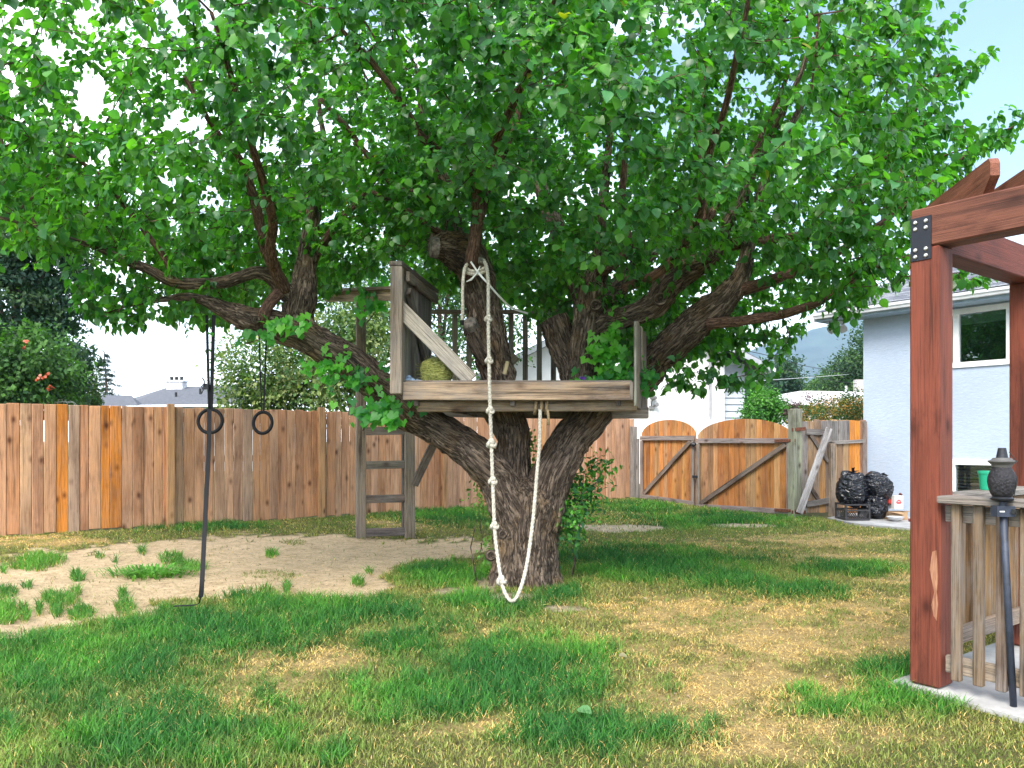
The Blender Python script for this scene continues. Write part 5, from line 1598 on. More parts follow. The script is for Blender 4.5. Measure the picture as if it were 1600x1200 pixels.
for xa, xb in ((pk.x, xe), (pk.x, xw)):
    za, zb_ = pk.z, pk.z - abs(xb - pk.x) * slope
    mb = MB(); mb.prism([Vector((xa, WY - .55, za)), Vector((xb, WY - .55, zb_)), Vector((xb, WY - .55, zb_ + .05)), Vector((xa, WY - .55, za + .05))], (0, 8, 0)); rf = mb.build('roof', M_roofg, wh, recentre=False)
    mb = MB(); mb.prism([Vector((xa, WY - .58, za - .14)), Vector((xb, WY - .58, zb_ - .14)), Vector((xb, WY - .58, zb_ + .02)), Vector((xa, WY - .58, za + .02))], (0, .028, 0)); mb.build('fascia', M_fas, rf, recentre=False)
mb = MB(); mb.box((xe - .03, WY + 3.0, ze - .06), (.10, 7.2, .10)); mb.build('gutter', M_gutter, wh)
mb = MB(); mb.tube([wp(1110, 668, WY - .05), wp(1110, 548, WY - .05), wp(1113, 540, WY - .1)], .035, 8); mb.build('conduit', plain('conduit_grey', (0.38, 0.39, 0.41), 0.5), wh)
mb = MB(); mb.box(wp(1111, 662, WY - .06), (.20, .1, .22)); mb.build('meter_box', M_gutter, wh)
lampm = plain('lamp_grey', (0.20, 0.20, 0.20), 0.5)
mb = MB(); mb.lathe([(.02, -.10), (.10, -.06), (.11, 0), (.05, .04)], 14, wp(1021, 620, WY - .14)); wlm = mb.build('wall_lamp', lampm, wh)
mb = MB(); mb.tube([wp(1018, 638, WY), wp(1018, 628, WY - .12), wp(1021, 622, WY - .14)], .02, 6); mb.box(wp(1018, 637, WY - .03), (.14, .06, .10)); mb.tube([wp(1022, 634, WY - .05), wp(1027, 632, WY - .2)], [.03, .06], 8); mb.build('lamp_arm', lampm, wlm)
# pale low building and chimney further off
fb = thing('low_building', 'long low white roofed building behind the orange tipped hedge', 'building', at(1280, 690, 40).xy.to_3d())
mb = MB(); a, c = at(1244, 0, 40), at(1380, 0, 40)
mb.prism([Vector((a.x, 40, 0)), Vector((c.x, 40, 0)), Vector((c.x, 40, 3.0)), Vector((a.x, 40, 3.0))], (0, 8, 0)); mb.build('wall', M_wst, fb, recentre=False)
mb = MB(); mb.prism([at(1240, 632, 39.6), at(1249, 611, 41), at(1262, 610.5, 41), at(1385, 613, 41), at(1385, 640, 39.6)], (0, 7, .0)); mb.build('roof', plain('pale_metal', (0.60, 0.58, 0.58), 0.6, var=.08, scale=2), fb, recentre=False)
mb = MB(); mb.box(at(1342, 608, 41.5), (.42, .4, 1.0)); mb.build('chimney', plain('beige_brick', (0.45, 0.42, 0.40), .9, var=.2, scale=20), fb)
mb = MB(); mb.tube([at(1322, 614, 41.5), at(1322, 603, 41.5)], .06, 8); mb.build('vent_pipe', M_gutter, fb)
fb2 = thing('low_building', 'small pale roof peeping out left behind the purple shrub', 'building', at(1225, 690, 44).xy.to_3d())
mb = MB(); mb.prism([at(1205, 634, 44), at(1212, 622, 45), at(1245, 616, 45), at(1252, 634, 44)], (0, 5, 0)); mb.build('roof', bpy.data.materials['pale_metal'], fb2, recentre=False)
mb = MB(); a, c = at(1207, 0, 44.3), at(1250, 0, 44.3); mb.prism([Vector((a.x, 44.4, 0)), Vector((c.x, 44.4, 0)), Vector((c.x, 44.4, 3.1)), Vector((a.x, 44.4, 3.1))], (0, 4, 0)); mb.build('wall', M_wst, fb2, recentre=False)
# overhead wires
for pts, lab in (((at(1117, 541, 22), at(1190, 553, 26), at(1260, 572, 32), at(1345, 585, 42), at(1460, 592, 60)), 'upper dark power line running from white house past the trees'),
                 ((at(1117, 548, 22), at(1200, 570, 27), at(1270, 588, 34), at(1345, 600, 42), at(1460, 606, 60)), 'lower sagging power line ending by the far chimney'),
                 ((at(1165, 596, 23), at(1230, 592, 30), at(1300, 587, 40), at(1345, 584, 48), at(1460, 578, 70)), 'thin pale wire crossing level before the dark poplar clump')):
    P = [Vector(p[:3]) for p in spline([(*p, 0) for p in pts], 1.0)]
    mb = MB(); mb.tube(P, .011, 5)
    tag(mb.build('power_line', M_black if 'pale' not in lab else M_gutter), lab, 'wire')

# ================================================================== PERGOLA
RED, RED2 = (0.195, 0.050, 0.027), (0.21, 0.078, 0.047)
pg = thing('pergola', 'red stained timber pergola corner with black bolted bracket', 'pergola', PN + PQ * .07)
pc = lambda d, q, z: PN + PD * d + PQ * q + Vector((0, 0, z))
S_ = 0.155
o = bar('post', pc(-S_ / 2, S_ / 2, 0.025), pc(-S_ / 2, S_ / 2, 2.315), S_, S_, M_red, pg, PD, RED, 0.010)
bar('post', pc(-S_ / 2, 1.36, 0.025), pc(-S_ / 2, 1.36, 2.30), S_, S_, M_red, pg, PD, RED, 0.010)
bar('beam', pc(-S_ + .005, .07, 2.42), pc(2.2, .07, 2.42), 0.205, 0.14, M_red, pg, (0, 0, 1), RED2, 0.008)
bar('beam', pc(-S_ / 2, .145, 2.385), pc(-S_ / 2, 2.6, 2.385), 0.20, 0.14, M_red, pg, (0, 0, 1), (0.145, 0.034, 0.019), 0.008)
rd = Vector((0.14, 0.99, 0)).normalized()


def rafter(tip, L):
    """rafter with a rounded and undercut tail, resting on the beam"""
    h, th_ = 0.165, 0.045
    prof = [(0.02, h), (0.0, h - .03), (0.0, h - .09), (0.09, 0.0), (L, 0.0), (L, h)]
    x, y, z = rd, Vector((-rd.y, rd.x, 0)), Vector((0, 0, 1))
    s = MB(); s.prism([Vector((-th_ / 2, q[1], q[0])) for q in prof], (th_, 0, 0))
    o = bpy.data.objects.new('rafter', s.mesh('rafter', M_red))
    o.color = (*RED2, 1)
    put(o, basis(tip, -Vector((-rd.y, rd.x, 0)), z, rd), pg)


rafter(Vector((2.362, 3.80, 2.527)), 0.98)
rafter(Vector((2.578, 3.55, 2.527)), 1.08)
# black bracket over the joint with its eight bolts
br = MB()
fz = lambda d, z, o_=0.0: pc(d, -o_, z)
br.prism([fz(-.145, 2.25), fz(-.04, 2.25), fz(-.04, 2.475), fz(-.145, 2.475)], -PQ * .006)
bk_ = br.build('bracket', plain('black_steel', (0.014, 0.016, 0.024), 0.45, metal=.2), pg, recentre=False)
for z in (2.27, 2.305, 2.415, 2.45):
    for d in (-.12, -.066):
        b_ = MB(); b_.tube([fz(d, z, .006), fz(d, z, .012), fz(d, z, .016)], [.0105, .0105, .006], 12); b_.build('bolt', M_bolt, bk_)
# bare wood scar where the stain has flaked off
m, nt, b, out = new_mat('bare_wood')
tc = nd(nt, 'ShaderNodeTexCoord'); mp = nd(nt, 'ShaderNodeMapping', {'Vector': tc.outputs['Object'], 'Scale': (120, 120, 9)})
n1 = nd(nt, 'ShaderNodeTexNoise', {'Vector': mp.outputs[0], 'Scale': 1.0, 'Detail': 5.0, 'Distortion': 1.0})
nt.links.new(ramp(nt, n1.outputs['Fac'], [(0.35, (0.20, 0.07, 0.038)), (0.6, (0.40, 0.20, 0.115))]), b.inputs['Base Color']); b.inputs['Roughness'].default_value = .9
sc = MB()
ax, az = [], []
pl = [(1457, 862), (1463, 860), (1465, 880), (1466, 900), (1464, 925), (1466, 945), (1464, 970), (1459, 962), (1456, 945), (1460, 925), (1456, 905), (1453, 890)]


def on_face(u, v):
    k = (u - 800) / FPX
    d = (k * PN.y - PN.x) / (PD.x - k * PD.y)
    p = PN + PD * d
    return p + Vector((0, 0, HCAM + (VH - v) / FPX * p.y))


sc.prism([on_face(*q) for q in pl], -PQ * .003)
sc.build('flaked_patch', m, pg, recentre=False)

# ================================================================== DECK RAILINGS
RG = (0.30, 0.255, 0.215)
ra = thing('deck_railing', 'weathered wooden railing running from the red post toward the viewer', 'railing', pc(.8, .05, 0))
bar('cap_rail', pc(.006, .02, 1.005), pc(2.2, .02, 1.005), 0.14, 0.036, M_old, ra, PQ, (0.24, 0.205, 0.175))
bar('rail', pc(.01, .055, .93), pc(2.2, .055, .93), 0.085, 0.036, M_old, ra, (0, 0, 1), RG)
bar('rail', pc(.01, .055, .155), pc(2.2, .055, .155), 0.088, 0.036, M_old, ra, (0, 0, 1), (0.33, 0.26, 0.19))
t = .075
while t < 2.1:
    bar('baluster', pc(t, .018, .085), pc(t + .001, .018, .985), 0.047, 0.036, M_old, ra, PD, jit((0.18, 0.125, 0.08), .18))
    t += .104
rb = thing('deck_railing', 'brown wooden railing running back from the red post toward house', 'railing', pc(0, .6, 0))
bar('cap_rail', pc(-.04, .16, 1.005), pc(-.04, 2.4, 1.005), 0.14, 0.036, M_old, rb, PD, (0.34, 0.30, 0.26))
bar('rail', pc(-.06, .16, .93), pc(-.06, 2.4, .93), 0.085, 0.036, M_old, rb, (0, 0, 1), (0.36, 0.22, 0.11))
bar('rail', pc(-.06, .16, .24), pc(-.06, 2.4, .24), 0.09, 0.036, M_old, rb, (0, 0, 1), (0.30, 0.22, 0.16))
t = .23
while t < 2.3:
    if not (1.24 < t < 1.48): bar('baluster', pc(-.098, t, .19), pc(-.098, t, .985), 0.047, 0.036, M_old, rb, PQ, jit((0.30, 0.18, 0.085), .14))
    t += .122
bkt = thing('plant_pot', 'small turquoise green plastic pot standing on the railing cap', 'pot', pc(-.045, .62, 1.024))
pcen = pc(-.045, .70, 1.0235)
mb = MB(); mb.lathe([(.040, 0), (.0415, .004), (.050, .092), (.054, .093), (.054, .108), (.050, .108), (.046, .09), (.040, .02)], 28, pcen)
mb.build('pot', plain('green_plastic', (0.015, 0.36, 0.20), 0.4, var=.08), bkt, smooth=False)

# ================================================================== GARDEN TORCH
tb = at(1584, 1112, 3.76); tb.z = 0.0
to = thing('garden_torch', 'dark metal garden torch on a blue grey pole before the railing', 'torch', tb)
ttop = at(1567, 792, 3.70)
M_pole = plain('blue_grey_pole', (0.035, 0.045, 0.07), 0.55, var=.3, scale=20)
mb = MB(); mb.tube([tb, ttop], [.0155, .0155], 14); mb.build('pole', M_pole, to, smooth=True)
M_urn = plain('textured_urn', (0.020, 0.018, 0.023), 0.6, var=.6, scale=90, bump=1.0)
mb = MB(); mb.box(ttop + Vector((0, 0, -.02)), (.085, .05, .05)); mb.tube([ttop, ttop + Vector((0, 0, .035))], [.016, .016], 12); mb.build('clamp', M_pole, to)
mb = MB(); mb.tube([ttop + Vector((.03, -.026, -.03)), ttop + Vector((.035, -.03, -.01))], .012, 8); mb.build('thumb_screw', M_dark, to)
mb = MB(); mb.box(ttop + Vector((-.02, -.027, -.02)), (.022, .003, .006)); mb.build('sticker', M_white, to)
uc = ttop + Vector((-.004, 0, .025))
mb = MB(); mb.lathe([(.022, 0), (.046, .008), (.050, .016), (.040, .024)], 28, uc); mb.build('base_cup', M_iron, to, smooth=False)
mb = MB(); mb.lathe([(.038, .022), (.049, .04), (.058, .07), (.0615, .095), (.060, .115), (.052, .14), (.042, .157), (.040, .165)], 32, uc); mb.build('urn', M_urn, to, smooth=True)
mb = MB(); mb.lathe([(.040, .163), (.044, .175), (.060, .190), (.060, .195), (.045, .199), (.040, .207), (.03, .209)], 32, uc); mb.build('rim', plain('grey_rim', (0.11, 0.105, 0.10), .6), to)
mb = MB(); mb.lathe([(.0265, .207), (.025, .212), (.017, .255), (.012, .256)], 24, uc); mb.build('snuffer', M_iron, to)
mb = MB(); mb.tube([uc + Vector((.022, -.02, .235)), uc + Vector((.035, -.058, .19)), uc + Vector((.036, -.055, .10)), uc + Vector((.028, -.045, .03))], .0022, 5); mb.build('chain', M_dark, to)

# ================================================================== RUBBISH BY THE HOUSE
M_bag = None
m, nt, b, out = new_mat('bin_bag')
b.inputs['Base Color'].default_value = (0.008, 0.009, 0.014, 1)
b.inputs['Roughness'].default_value = 0.16
b.inputs['Specular IOR Level'].default_value = 0.6
tc = nd(nt, 'ShaderNodeTexCoord')
n1 = nd(nt, 'ShaderNodeTexNoise', {'Vector': tc.outputs['Object'], 'Scale': 4.5, 'Detail': 2.5, 'Roughness': 0.45, 'Distortion': 2.2})
mp = nd(nt, 'ShaderNodeMapping', {'Vector': tc.outputs['Object'], 'Scale': (5, 5, 14), 'Rotation': (0.3, 0.5, 0.2)})
n2 = nd(nt, 'ShaderNodeTexNoise', {'Vector': mp.outputs[0], 'Scale': 1.0, 'Detail': 2.0, 'Distortion': 1.0})
sm_ = nd(nt, 'ShaderNodeMath', {0: n1.outputs['Fac'], 1: n2.outputs['Fac']}, operation='ADD')
bp = nd(nt, 'ShaderNodeBump', {'Height': sm_.outputs[0], 'Strength': .8, 'Distance': .09}); nt.links.new(bp.outputs[0], b.inputs['Normal'])
M_bag = m


def bag(label, c, r, lean, seed, knot_d):
    mb = MB(); NU, NV = 56, 40
    Mx = Matrix.Rotation(lean, 3, 'Y')
    vs_, fs_ = [], []
    for j in range(NV + 1):
        th_ = math.pi * j / NV
        for i in range(NU):
            ph = 2 * math.pi * i / NU
            sq = lambda q, e: math.copysign(abs(q) ** e, q)
            d = Vector((sq(math.sin(th_), .75) * math.cos(ph), sq(math.sin(th_), .75) * math.sin(ph), sq(math.cos(th_), .8)))
            k = 1 + .13 * mnoise.noise(d * 1.7 + Vector((seed, 0, 0))) + .07 * (1 - abs(mnoise.noise(d * 3.6 + Vector((0, seed, 0)))) * 2)
            gather = max(0, math.cos(th_)) ** 2
            k += .05 * gather * math.sin(ph * 11 + seed) * math.sin(th_) * 2
            p = Vector((d.x * r[0], d.y * r[1], d.z * r[2])) * k
            vs_.append(c + Mx @ p)
    for j in range(NV):
        for i in range(NU):
            fs_.append((j * NU + i, j * NU + (i + 1) % NU, (j + 1) * NU + (i + 1) % NU, (j + 1) * NU + i))
    mb.add(vs_, fs_)
    t = thing('rubbish_bag', label, 'rubbish bag', c - Vector((0, 0, r[2])), 'black rubbish bags by the blue house')
    mb.build('bag', M_bag, t, smooth=True)
    if knot_d:
        mk = MB(); p = c + Mx @ Vector((0, 0, r[2] * 1.0)); rr = random.Random(seed)
        for k in range(7):
            d = Vector((rr.gauss(0, 1), rr.gauss(0, .6), abs(rr.gauss(.5, .3)))).normalized()
            q = p + d * rr.uniform(.05, .11); s = frame(d)[0] * .03
            mk.add([p - s * .3, p + s * .3, q + s, q - s, p.lerp(q, .5) + d.cross(s) * .6], [(0, 1, 4), (1, 2, 4), (2, 3, 4), (3, 0, 4)])
        mk.build('tied_neck', M_bag, t)


BYD = 12.75
bag('bulging black rubbish bag sitting on the milk crate', at(1331, 764, BYD), (.225, .22, .275), R(4), 2, True)
bag('black rubbish bag piled on another against the house wall', at(1371, 760, BYD + .02), (.235, .20, .19), R(38), 7, True)
bag('black rubbish bag on the ground right of the milk crate', at(1366, 791, BYD + .02), (.20, .19, .20), R(12), 11, False)
cr = thing('milk_crate', 'black plastic milk crate with slanted lattice under the rubbish bag', 'crate', at(1331, 808, BYD - .05))
cz = 0.045; cx = at(1331, 0, BYD - .1).x; cw, chh = .40, .255
M_cr = plain('crate_plastic', (0.035, 0.033, 0.035), .5)
cyf = BYD - .32
ctr = Vector((cx, cyf + cw / 2, cz))
for z in (.012, chh - .012, chh - .10):
    mb = MB()
    for s in (-1, 1):
        mb.box(ctr + Vector((0, s * (cw / 2 - .008), z)), (cw - .032, .015, .024)); mb.box(ctr + Vector((s * (cw / 2 - .008), 0, z)), (.015, cw - .032, .024))
    mb.build('band', M_cr, cr)
for sx_ in (-1, 1):
    for sy_ in (-1, 1):
        mb = MB(); mb.box(ctr + Vector((sx_ * (cw / 2 - .012), sy_ * (cw / 2 - .012), chh / 2)), (.026, .026, chh)); mb.build('corner_post', M_cr, cr)
for face in range(4):
    Mf = Matrix.Rotation(face * math.pi / 2, 3, 'Z')
    for k in range(11):
        x0 = -.17 + k * .034
        dx = .05 if k < 5 else (-.05 if k > 5 else 0)
        mb = MB(); mb.tube([ctr + Mf @ Vector((max(-.18, min(.18, x0 - dx)), -(cw / 2 - .008), chh - .10)), ctr + Mf @ Vector((max(-.18, min(.18, x0 + dx)), -(cw / 2 - .008), .02))], .005, 5); mb.build('slat', M_cr, cr)
mb = MB(); mb.box(ctr + Vector((0, 0, .01)), (cw - .05, cw - .05, .012)); mb.build('crate_floor', M_cr, cr)
# cartons and litter
M_card = plain('cardboard', (0.42, 0.27, 0.15), .9, var=.12)
bx_ = thing('drinks_carton', 'white drinks carton with a red arched logo beside the bags', 'carton', at(1400, 792, 12.72))
cb = at(1400, 792, 12.72); cb.z = 0.20
Rz = Matrix.Rotation(R(14), 3, 'Z')
mb = MB(); mb.box(cb + Vector((0, 0, .11)), (.165, .13, .22), Rz); mb.build('box', M_white, bx_)
mb = MB(); mb.box(cb + Rz @ Vector((.078, -.01, .225)), (.03, .05, .05), Rz @ Matrix.Rotation(R(30), 3, 'X')); mb.build('open_flap', plain('maroon_flap', (.12, .03, .02), .8), bx_)
fwd = Rz @ Vector((0, -1, 0)); sdx = Rz @ Vector((1, 0, 0)); fc = cb + fwd * .0655 + Vector((0, 0, .12))
arch = [fc + sdx * (math.cos(a) * .052) + Vector((0, 0, math.sin(a) * .040 - .01)) for a in [math.pi * k / 12 for k in range(13)]]
arch += [fc + sdx * (-.052) + Vector((0, 0, -.026)), fc + sdx * .052 + Vector((0, 0, -.026))]
mb = MB(); mb.prism(arch, fwd * .0012); mb.build('logo', plain('logo_red', (.55, .02, .03), .6), bx_, recentre=False)
arc2 = [fc + fwd * .0014 + sdx * (math.cos(a) * .036) + Vector((0, 0, math.sin(a) * .024 - .008)) for a in [math.pi * k / 10 for k in range(11)]]
mb = MB(); mb.prism(arc2, fwd * .0010); mb.build('logo_centre', plain('logo_pink', (.72, .38, .38), .6), bx_, recentre=False)
for z, w_ in ((.034, .05), (-.032, .07)):
    mb = MB(); mb.box(fc + fwd * .001 + Vector((0, 0, z)), (w_, .0012, .006), Rz); mb.build('logo_line', bpy.data.materials['logo_red'], bx_)
ca_ = thing('cardboard_box', 'opened brown cardboard box with flaps below the white carton', 'box', at(1396, 800, 12.7))
cbx = at(1398, 800, 12.68); cbx.z = .04
mb = MB()
for d_, s_ in (((0, -.12, .06), (.30, .008, .12)), ((0, .12, .06), (.30, .008, .12)), ((-.15, 0, .06), (.008, .23, .12)), ((.15, 0, .06), (.008, .23, .12)), ((0, 0, .004), (.29, .23, .006))):
    mb.box(cbx + Vector(d_), s_)
mb.build('box', M_card, ca_)
mb = MB(); mb.prism([cbx + Vector((-.15, -.125, .12)), cbx + Vector((.06, -.125, .12)), cbx + Vector((.05, -.21, .085)), cbx + Vector((-.20, -.21, .135))], (0, 0, .006)); mb.build('flap', M_card, ca_, recentre=False)
mb = MB(); mb.prism([cbx + Vector((.15, -.10, .12)), cbx + Vector((.15, .10, .12)), cbx + Vector((.23, .10, .09)), cbx + Vector((.23, -.10, .14))], (0, 0, .006)); mb.build('flap', M_card, ca_, recentre=False)
mb = MB(); mb.lathe([(.05, 0), (.10, .03), (.13, .065), (.135, .07), (.128, .07), (.09, .03), (.05, .012)], 26, at(1399, 0, 12.36).xy.to_3d() + Vector((0, 0, .038)))
tag(mb.build('plastic_bowl', plain('clear_plastic', (.62, .62, .63), .25)), 'pale plastic bowl on the concrete before the cardboard box', 'bowl')
mb = MB(); mb.box(at(1380, 782, 12.85), (.16, .14, .17), Matrix.Rotation(R(20), 3, 'Z'))
tag(mb.build('blue_carton', plain('blue_card', (.06, .13, .27), .6, var=.2)), 'blue carton wedged between rubbish bag and drinks carton', 'carton')
bo = thing('glass_bottle', 'brown glass bottle with red label next to the drinks carton', 'bottle', at(1389, 790, 12.74))
bc = at(1389.5, 789, 12.70)
mb = MB(); mb.lathe([(.028, 0), (.030, .01), (.030, .11), (.022, .14), (.012, .165), (.012, .20), (.014, .21)], 18, bc); mb.build('bottle', plain('brown_glass', (.06, .02, .008), .12), bo, smooth=True)
mb = MB(); mb.lathe([(.0308, .03), (.0308, .09)], 18, bc); mb.build('bottle_label', plain('label_red', (.45, .03, .02), .6), bo)
hz_ = thing('hose_bib', 'small red valve handle low beside the red pergola post', 'valve', at(1424, 814, 12.3))
mb = MB(); mb.tube([at(1424, 820, 12.3), at(1424, 812, 12.3)], [.03, .05], 8); mb.tube([at(1420, 812, 12.28), at(1428, 812, 12.28)], .02, 6); mb.build('valve', plain('valve_red', (.25, .03, .03), .5), hz_)

# ================================================================== GRASS
LAWN_OUT = []


def grass_points():
    out = []
    for (y0, y1, rho) in ((2.4, 3.1, 5500), (3.1, 4.2, 11500), (4.2, 5.2, 8600), (5.2, 6.5, 6000), (6.5, 8.0, 4200), (8.0, 10.0, 2700), (10.0, 13.0, 1700), (13.0, 17.0, 1100)):
        ym = (y0 + y1) / 2
        w = y1 * 0.69 + 0.8
        n = int(rho * 2 * w * (y1 - y0))
        out.append(np.stack([rng.uniform(-w, w, n), rng.uniform(y0, y1, n)], 1))
    return np.concatenate(out)


G = grass_points()
d = (G[:, 0] - FA[0]) * FN[0] + (G[:, 1] - FA[1]) * FN[1]
gd = (G[:, 0] - GC.x) * gn.x + (G[:, 1] - GC.y) * gn.y
ok = (d > 0.05) & (gd > -0.05)
u_, v_ = pix(G[:, 0], G[:, 1])


def in_world_poly(P, poly):
    return in_poly(P[:, 0], P[:, 1], [(p[0], p[1]) for p in poly])


ok &= ~in_world_poly(G, corners)
ok &= ~in_world_poly(G, [(5.25, 12.95), (5.3, 12.05), (8.6, 7.65), (9.6, 9.5), (12, 12), (7, 16)])
ok &= np.hypot(G[:, 0] - 0.13, G[:, 1] - 7.2) > 0.33
G = G[ok]
sand, lush, dry, bare, tuft, creep = cover(G[:, 0], G[:, 1])
thin = fbm(G[:, 0] * 6, G[:, 1] * 6, 30)
prob = 0.85 + 0.15 * lush - 0.42 * dry * (thin < 0.5)
prob = prob * (1 - bare * 0.93)
prob = np.where(sand > 0.5, np.maximum(np.maximum(tuft * 1.0, creep * 0.7), 0.010), prob)
kp = rng.random(len(G)) < prob
G, sand, lush, dry, bare, tuft, creep = (a[kp] for a in (G, sand, lush, dry, bare, tuft, creep))
n = len(G)
Y = G[:, 1]
lod = np.maximum(1.0, Y / 4.6)
on_sand = (sand > 0.5)
lu_ = np.where(on_sand, tuft * 0.9, lush)
hgt = 0.027 + 0.036 * lu_ * (0.6 + 0.8 * fbm(G[:, 0] * 5, G[:, 1] * 5, 33)) - 0.008 * dry
hgt = np.where(on_sand & (creep > .3), 0.02, hgt)
hgt *= rng.uniform(0.5, 1.3, n) * np.clip(lod, 1, 1.35)
wid = rng.uniform(0.0012, 0.0026, n) * lod
ang = rng.uniform(0, 2 * math.pi, n)
bend = rng.uniform(0.3, 1.3, n) * hgt * (1 + 0.6 * dry)
bx2, by2 = np.cos(ang), np.sin(ang)
wa = ang + math.pi / 2 + rng.normal(0, .5, n)
wx, wy = np.cos(wa) * wid, np.sin(wa) * wid
gz_ = gh(G[:, 0], G[:, 1]) - 0.004 - 0.012 * on_sand
V = np.zeros((n, 5, 3))
V[:, 0] = np.stack([G[:, 0] - wx, G[:, 1] - wy, gz_], 1)
V[:, 1] = np.stack([G[:, 0] + wx, G[:, 1] + wy, gz_], 1)
mx_, my_ = G[:, 0] + bx2 * bend * .35, G[:, 1] + by2 * bend * .35
V[:, 2] = np.stack([mx_ + wx * .8, my_ + wy * .8, gz_ + hgt * .6], 1)
V[:, 3] = np.stack([mx_ - wx * .8, my_ - wy * .8, gz_ + hgt * .6], 1)
V[:, 4] = np.stack([G[:, 0] + bx2 * bend, G[:, 1] + by2 * bend, gz_ + hgt], 1)
c_l, c_b, c_n, c_d = np.array([0.032, 0.150, 0.028]), np.array([0.115, 0.33, 0.036]), np.array([0.150, 0.225, 0.045]), np.array([0.70, 0.49, 0.185])
tone = fbm(G[:, 0] * 1.7, G[:, 1] * 1.7, 35)
nr = rng.random(n)
Cc = c_n + (c_d - c_n) * (np.clip(0.10 + 0.5 * (tone - .45), 0, 1) * 1.0)[:, None]
lc = c_l + (c_b - c_l) * np.clip((tone - 0.38) * 2.2 + rng.normal(0, .32, n), 0, 1)[:, None]
Cc = Cc + (lc - Cc) * np.clip(lu_ * 1.05, 0, 1)[:, None]
sprig = sst(0.46, 0.64, fbm(G[:, 0] * 3.4, G[:, 1] * 3.4, 37)) * 0.85 + 0.12
isdry = nr < (dry * (0.97 - sprig) + 0.20 * (1 - lu_) + 0.05 * lu_)
V[:, 4, 2] -= np.where(isdry, hgt * 0.35, 0); V[:, 2:4, 2] -= np.where(isdry, hgt * 0.2, 0)[:, None]
Cc = np.where(isdry[:, None], c_d * rng.uniform(.7, 1.2, n)[:, None], Cc)
Cc = np.where((on_sand & (creep > .3))[:, None], np.array([0.20, 0.24, 0.06]), Cc)
Cc *= rng.uniform(0.6, 1.4, n)[:, None]
cols = np.repeat(Cc, 5, 0).reshape(n, 5, 3).copy()
me = big_mesh('lawn_grass', V.reshape(-1, 3), [(0, 1, 2, 3), (3, 2, 4)], n, M_grass, cols.reshape(-1, 3))
print('grass blades', n)
tag(put(bpy.data.objects.new('lawn_grass', me)), 'patchy lawn of lush green and straw dry grass around the tree', 'grass', kind='stuff')
# coarse bright clump on the sand
rg = np.random.default_rng(77)
n = 520
cp = np.array(at(237, 897, 0.0001)) * 0
cY = FPX * HCAM / (898 - VH); cX = (237 - 800) / FPX * cY
bp_ = np.stack([cX + rg.normal(0, .17, n), cY + rg.normal(0, .10, n)], 1)
dr = (bp_ - np.array([cX, cY])); dr /= np.linalg.norm(dr, axis=1, keepdims=True) + 1e-6
dr += rg.normal(0, .5, (n, 2))
hh_ = rg.uniform(.05, .11, n); ww = rg.uniform(.003, .006, n); z0 = gh(bp_[:, 0], bp_[:, 1]) - .015
V = np.zeros((n, 5, 3)); px_, py_ = -dr[:, 1] * ww, dr[:, 0] * ww
V[:, 0] = np.stack([bp_[:, 0] - px_, bp_[:, 1] - py_, z0], 1); V[:, 1] = np.stack([bp_[:, 0] + px_, bp_[:, 1] + py_, z0], 1)
m2 = bp_ + dr * hh_[:, None] * .6
V[:, 2] = np.stack([m2[:, 0] + px_, m2[:, 1] + py_, z0 + hh_ * .8], 1); V[:, 3] = np.stack([m2[:, 0] - px_, m2[:, 1] - py_, z0 + hh_ * .8], 1)
t2 = bp_ + dr * hh_[:, None] * 1.5
V[:, 4] = np.stack([t2[:, 0], t2[:, 1], z0 + hh_ * .75], 1)
cc2 = np.repeat(np.array([(0.12, 0.34, 0.045)]) * rg.uniform(.6, 1.3, n)[:, None], 5, 0)
o = bpy.data.objects.new('grass_clump', big_mesh('grass_clump', V.reshape(-1, 3), [(0, 1, 2, 3), (3, 2, 4)], n, M_grass, cc2))
put(o); tag(o, 'bright coarse grass clump growing on the bare sand left of the strap', 'grass clump')
# small stones, crumbs of earth, bark and dry leaf bits lying about
rg = np.random.default_rng(91)
n0 = 26000
LP = np.stack([rg.uniform(-5.5, 4.5, n0), rg.uniform(3.2, 13.0, n0)], 1)
sa, lu3, dr3, ba, tu, cr3 = cover(LP[:, 0], LP[:, 1])
near_trunk = np.hypot(LP[:, 0] - 0.13, LP[:, 1] - 7.2) < 0.75
keepl = (rg.random(n0) < np.where(sa > .5, 0.42, np.where(ba > .5, .6, 0.06)) + 0.3 * near_trunk)
LP = LP[keepl]; n = len(LP)
OCT = np.array([(1, 0, 0), (0, 1, 0), (-1, 0, 0), (0, -1, 0), (0, 0, 1), (0, 0, -.4)]) * .5
sz = rg.uniform(.004, .013, n) * np.where(rg.random(n) < .06, 2.0, 1.0)
st = rg.uniform(.5, 2.2, n); aa = rg.uniform(0, 6.28, n)
T = np.repeat(OCT[None], n, 0).copy() + rg.normal(0, .09, (n, 6, 3))
T *= sz[:, None, None]; T[:, :, 0] *= st[:, None]; T[:, :, 2] *= .55
X_ = T[:, :, 0] * np.cos(aa)[:, None] - T[:, :, 1] * np.sin(aa)[:, None]
Y_ = T[:, :, 0] * np.sin(aa)[:, None] + T[:, :, 1] * np.cos(aa)[:, None]
gzz = gh(LP[:, 0], LP[:, 1]) + np.where(sa[keepl] > .5, -0.012, 0.002)
V = np.stack([X_ + LP[:, 0:1], Y_ + LP[:, 1:2], T[:, :, 2] + gzz[:, None] + .002], 2)
pal = np.array([(0.30, 0.22, 0.15), (0.18, 0.13, 0.09), (0.46, 0.37, 0.27), (0.10, 0.075, 0.05), (0.38, 0.30, 0.24)])
lc_ = np.repeat(pal[rg.integers(0, 5, n)] * rg.uniform(.7, 1.3, n)[:, None], 6, 0)
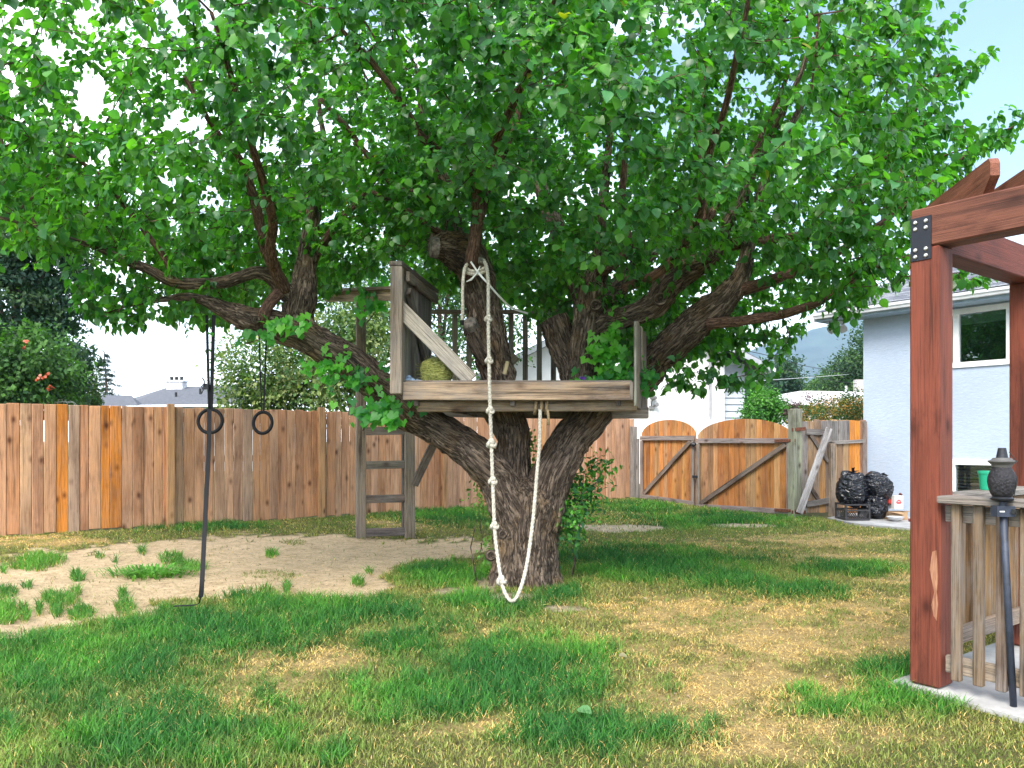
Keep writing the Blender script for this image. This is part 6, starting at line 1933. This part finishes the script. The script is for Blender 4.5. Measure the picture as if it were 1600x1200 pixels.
m, nt, b, out = new_mat('litter'); a = nd(nt, 'ShaderNodeAttribute', attribute_name='Col'); nt.links.new(a.outputs['Color'], b.inputs['Base Color']); b.inputs['Roughness'].default_value = .95
me = big_mesh('ground_litter', V.reshape(-1, 3), [(0, 1, 4), (1, 2, 4), (2, 3, 4), (3, 0, 4), (1, 0, 5), (2, 1, 5), (3, 2, 5), (0, 3, 5)], n, m, lc_)
tag(put(bpy.data.objects.new('ground_litter', me)), 'crumbs of earth, small stones and bark bits scattered over the sand', 'litter', kind='stuff')
# fallen leaves
for (u, v, c, lab) in ((858, 953, (0.55, 0.50, 0.42), 'pale dry leaf on the soil patch right of the rope'), (967, 1033, (0.34, 0.30, 0.20), 'pale curled leaf on dry grass right of the lush patch'), (904, 1119, (0.16, 0.34, 0.14), 'fallen green leaf on the grass near the bottom edge')):
    Yg = FPX * HCAM / (v - VH); p = Vector(((u - 800) / FPX * Yg, Yg, 0)); p.z = float(gh(p.x, p.y)) + .045
    me = big_mesh('leaf', LEAF * (.055 if v < 1100 else .08), LEAF_F, 1, M_leaf, np.repeat(np.array([c]), len(LEAF), 0), smooth=True)
    o = bpy.data.objects.new('fallen_leaf', me); put(o, Matrix.Translation(p) @ Matrix.Rotation(u, 4, 'Z') @ Matrix.Rotation(.25, 4, 'X')); tag(o, lab, 'leaf', 'leaves fallen on the lawn')

# ================================================================== HAZE
mb = MB()
mb.box((0, 0, (470 - 2) / 2.0 - 1.0 + 0.5), (5600, 5600, 472))
m = bpy.data.materials.new('haze_air'); m.use_nodes = True
nt = m.node_tree
for q in list(nt.nodes):
    if q.type != 'OUTPUT_MATERIAL': nt.nodes.remove(q)
pv = nt.nodes.new('ShaderNodeVolumePrincipled')
pv.inputs['Color'].default_value = (0.48, 0.74, 1.0, 1)
pv.inputs['Density'].default_value = 0.00030
pv.inputs['Anisotropy'].default_value = 0.2
nt.links.new(pv.outputs[0], nt.nodes['Material Output'].inputs['Volume'])
tag(mb.build('haze', m), 'pale blue summer haze in the air toward the hills', 'haze', kind='stuff')
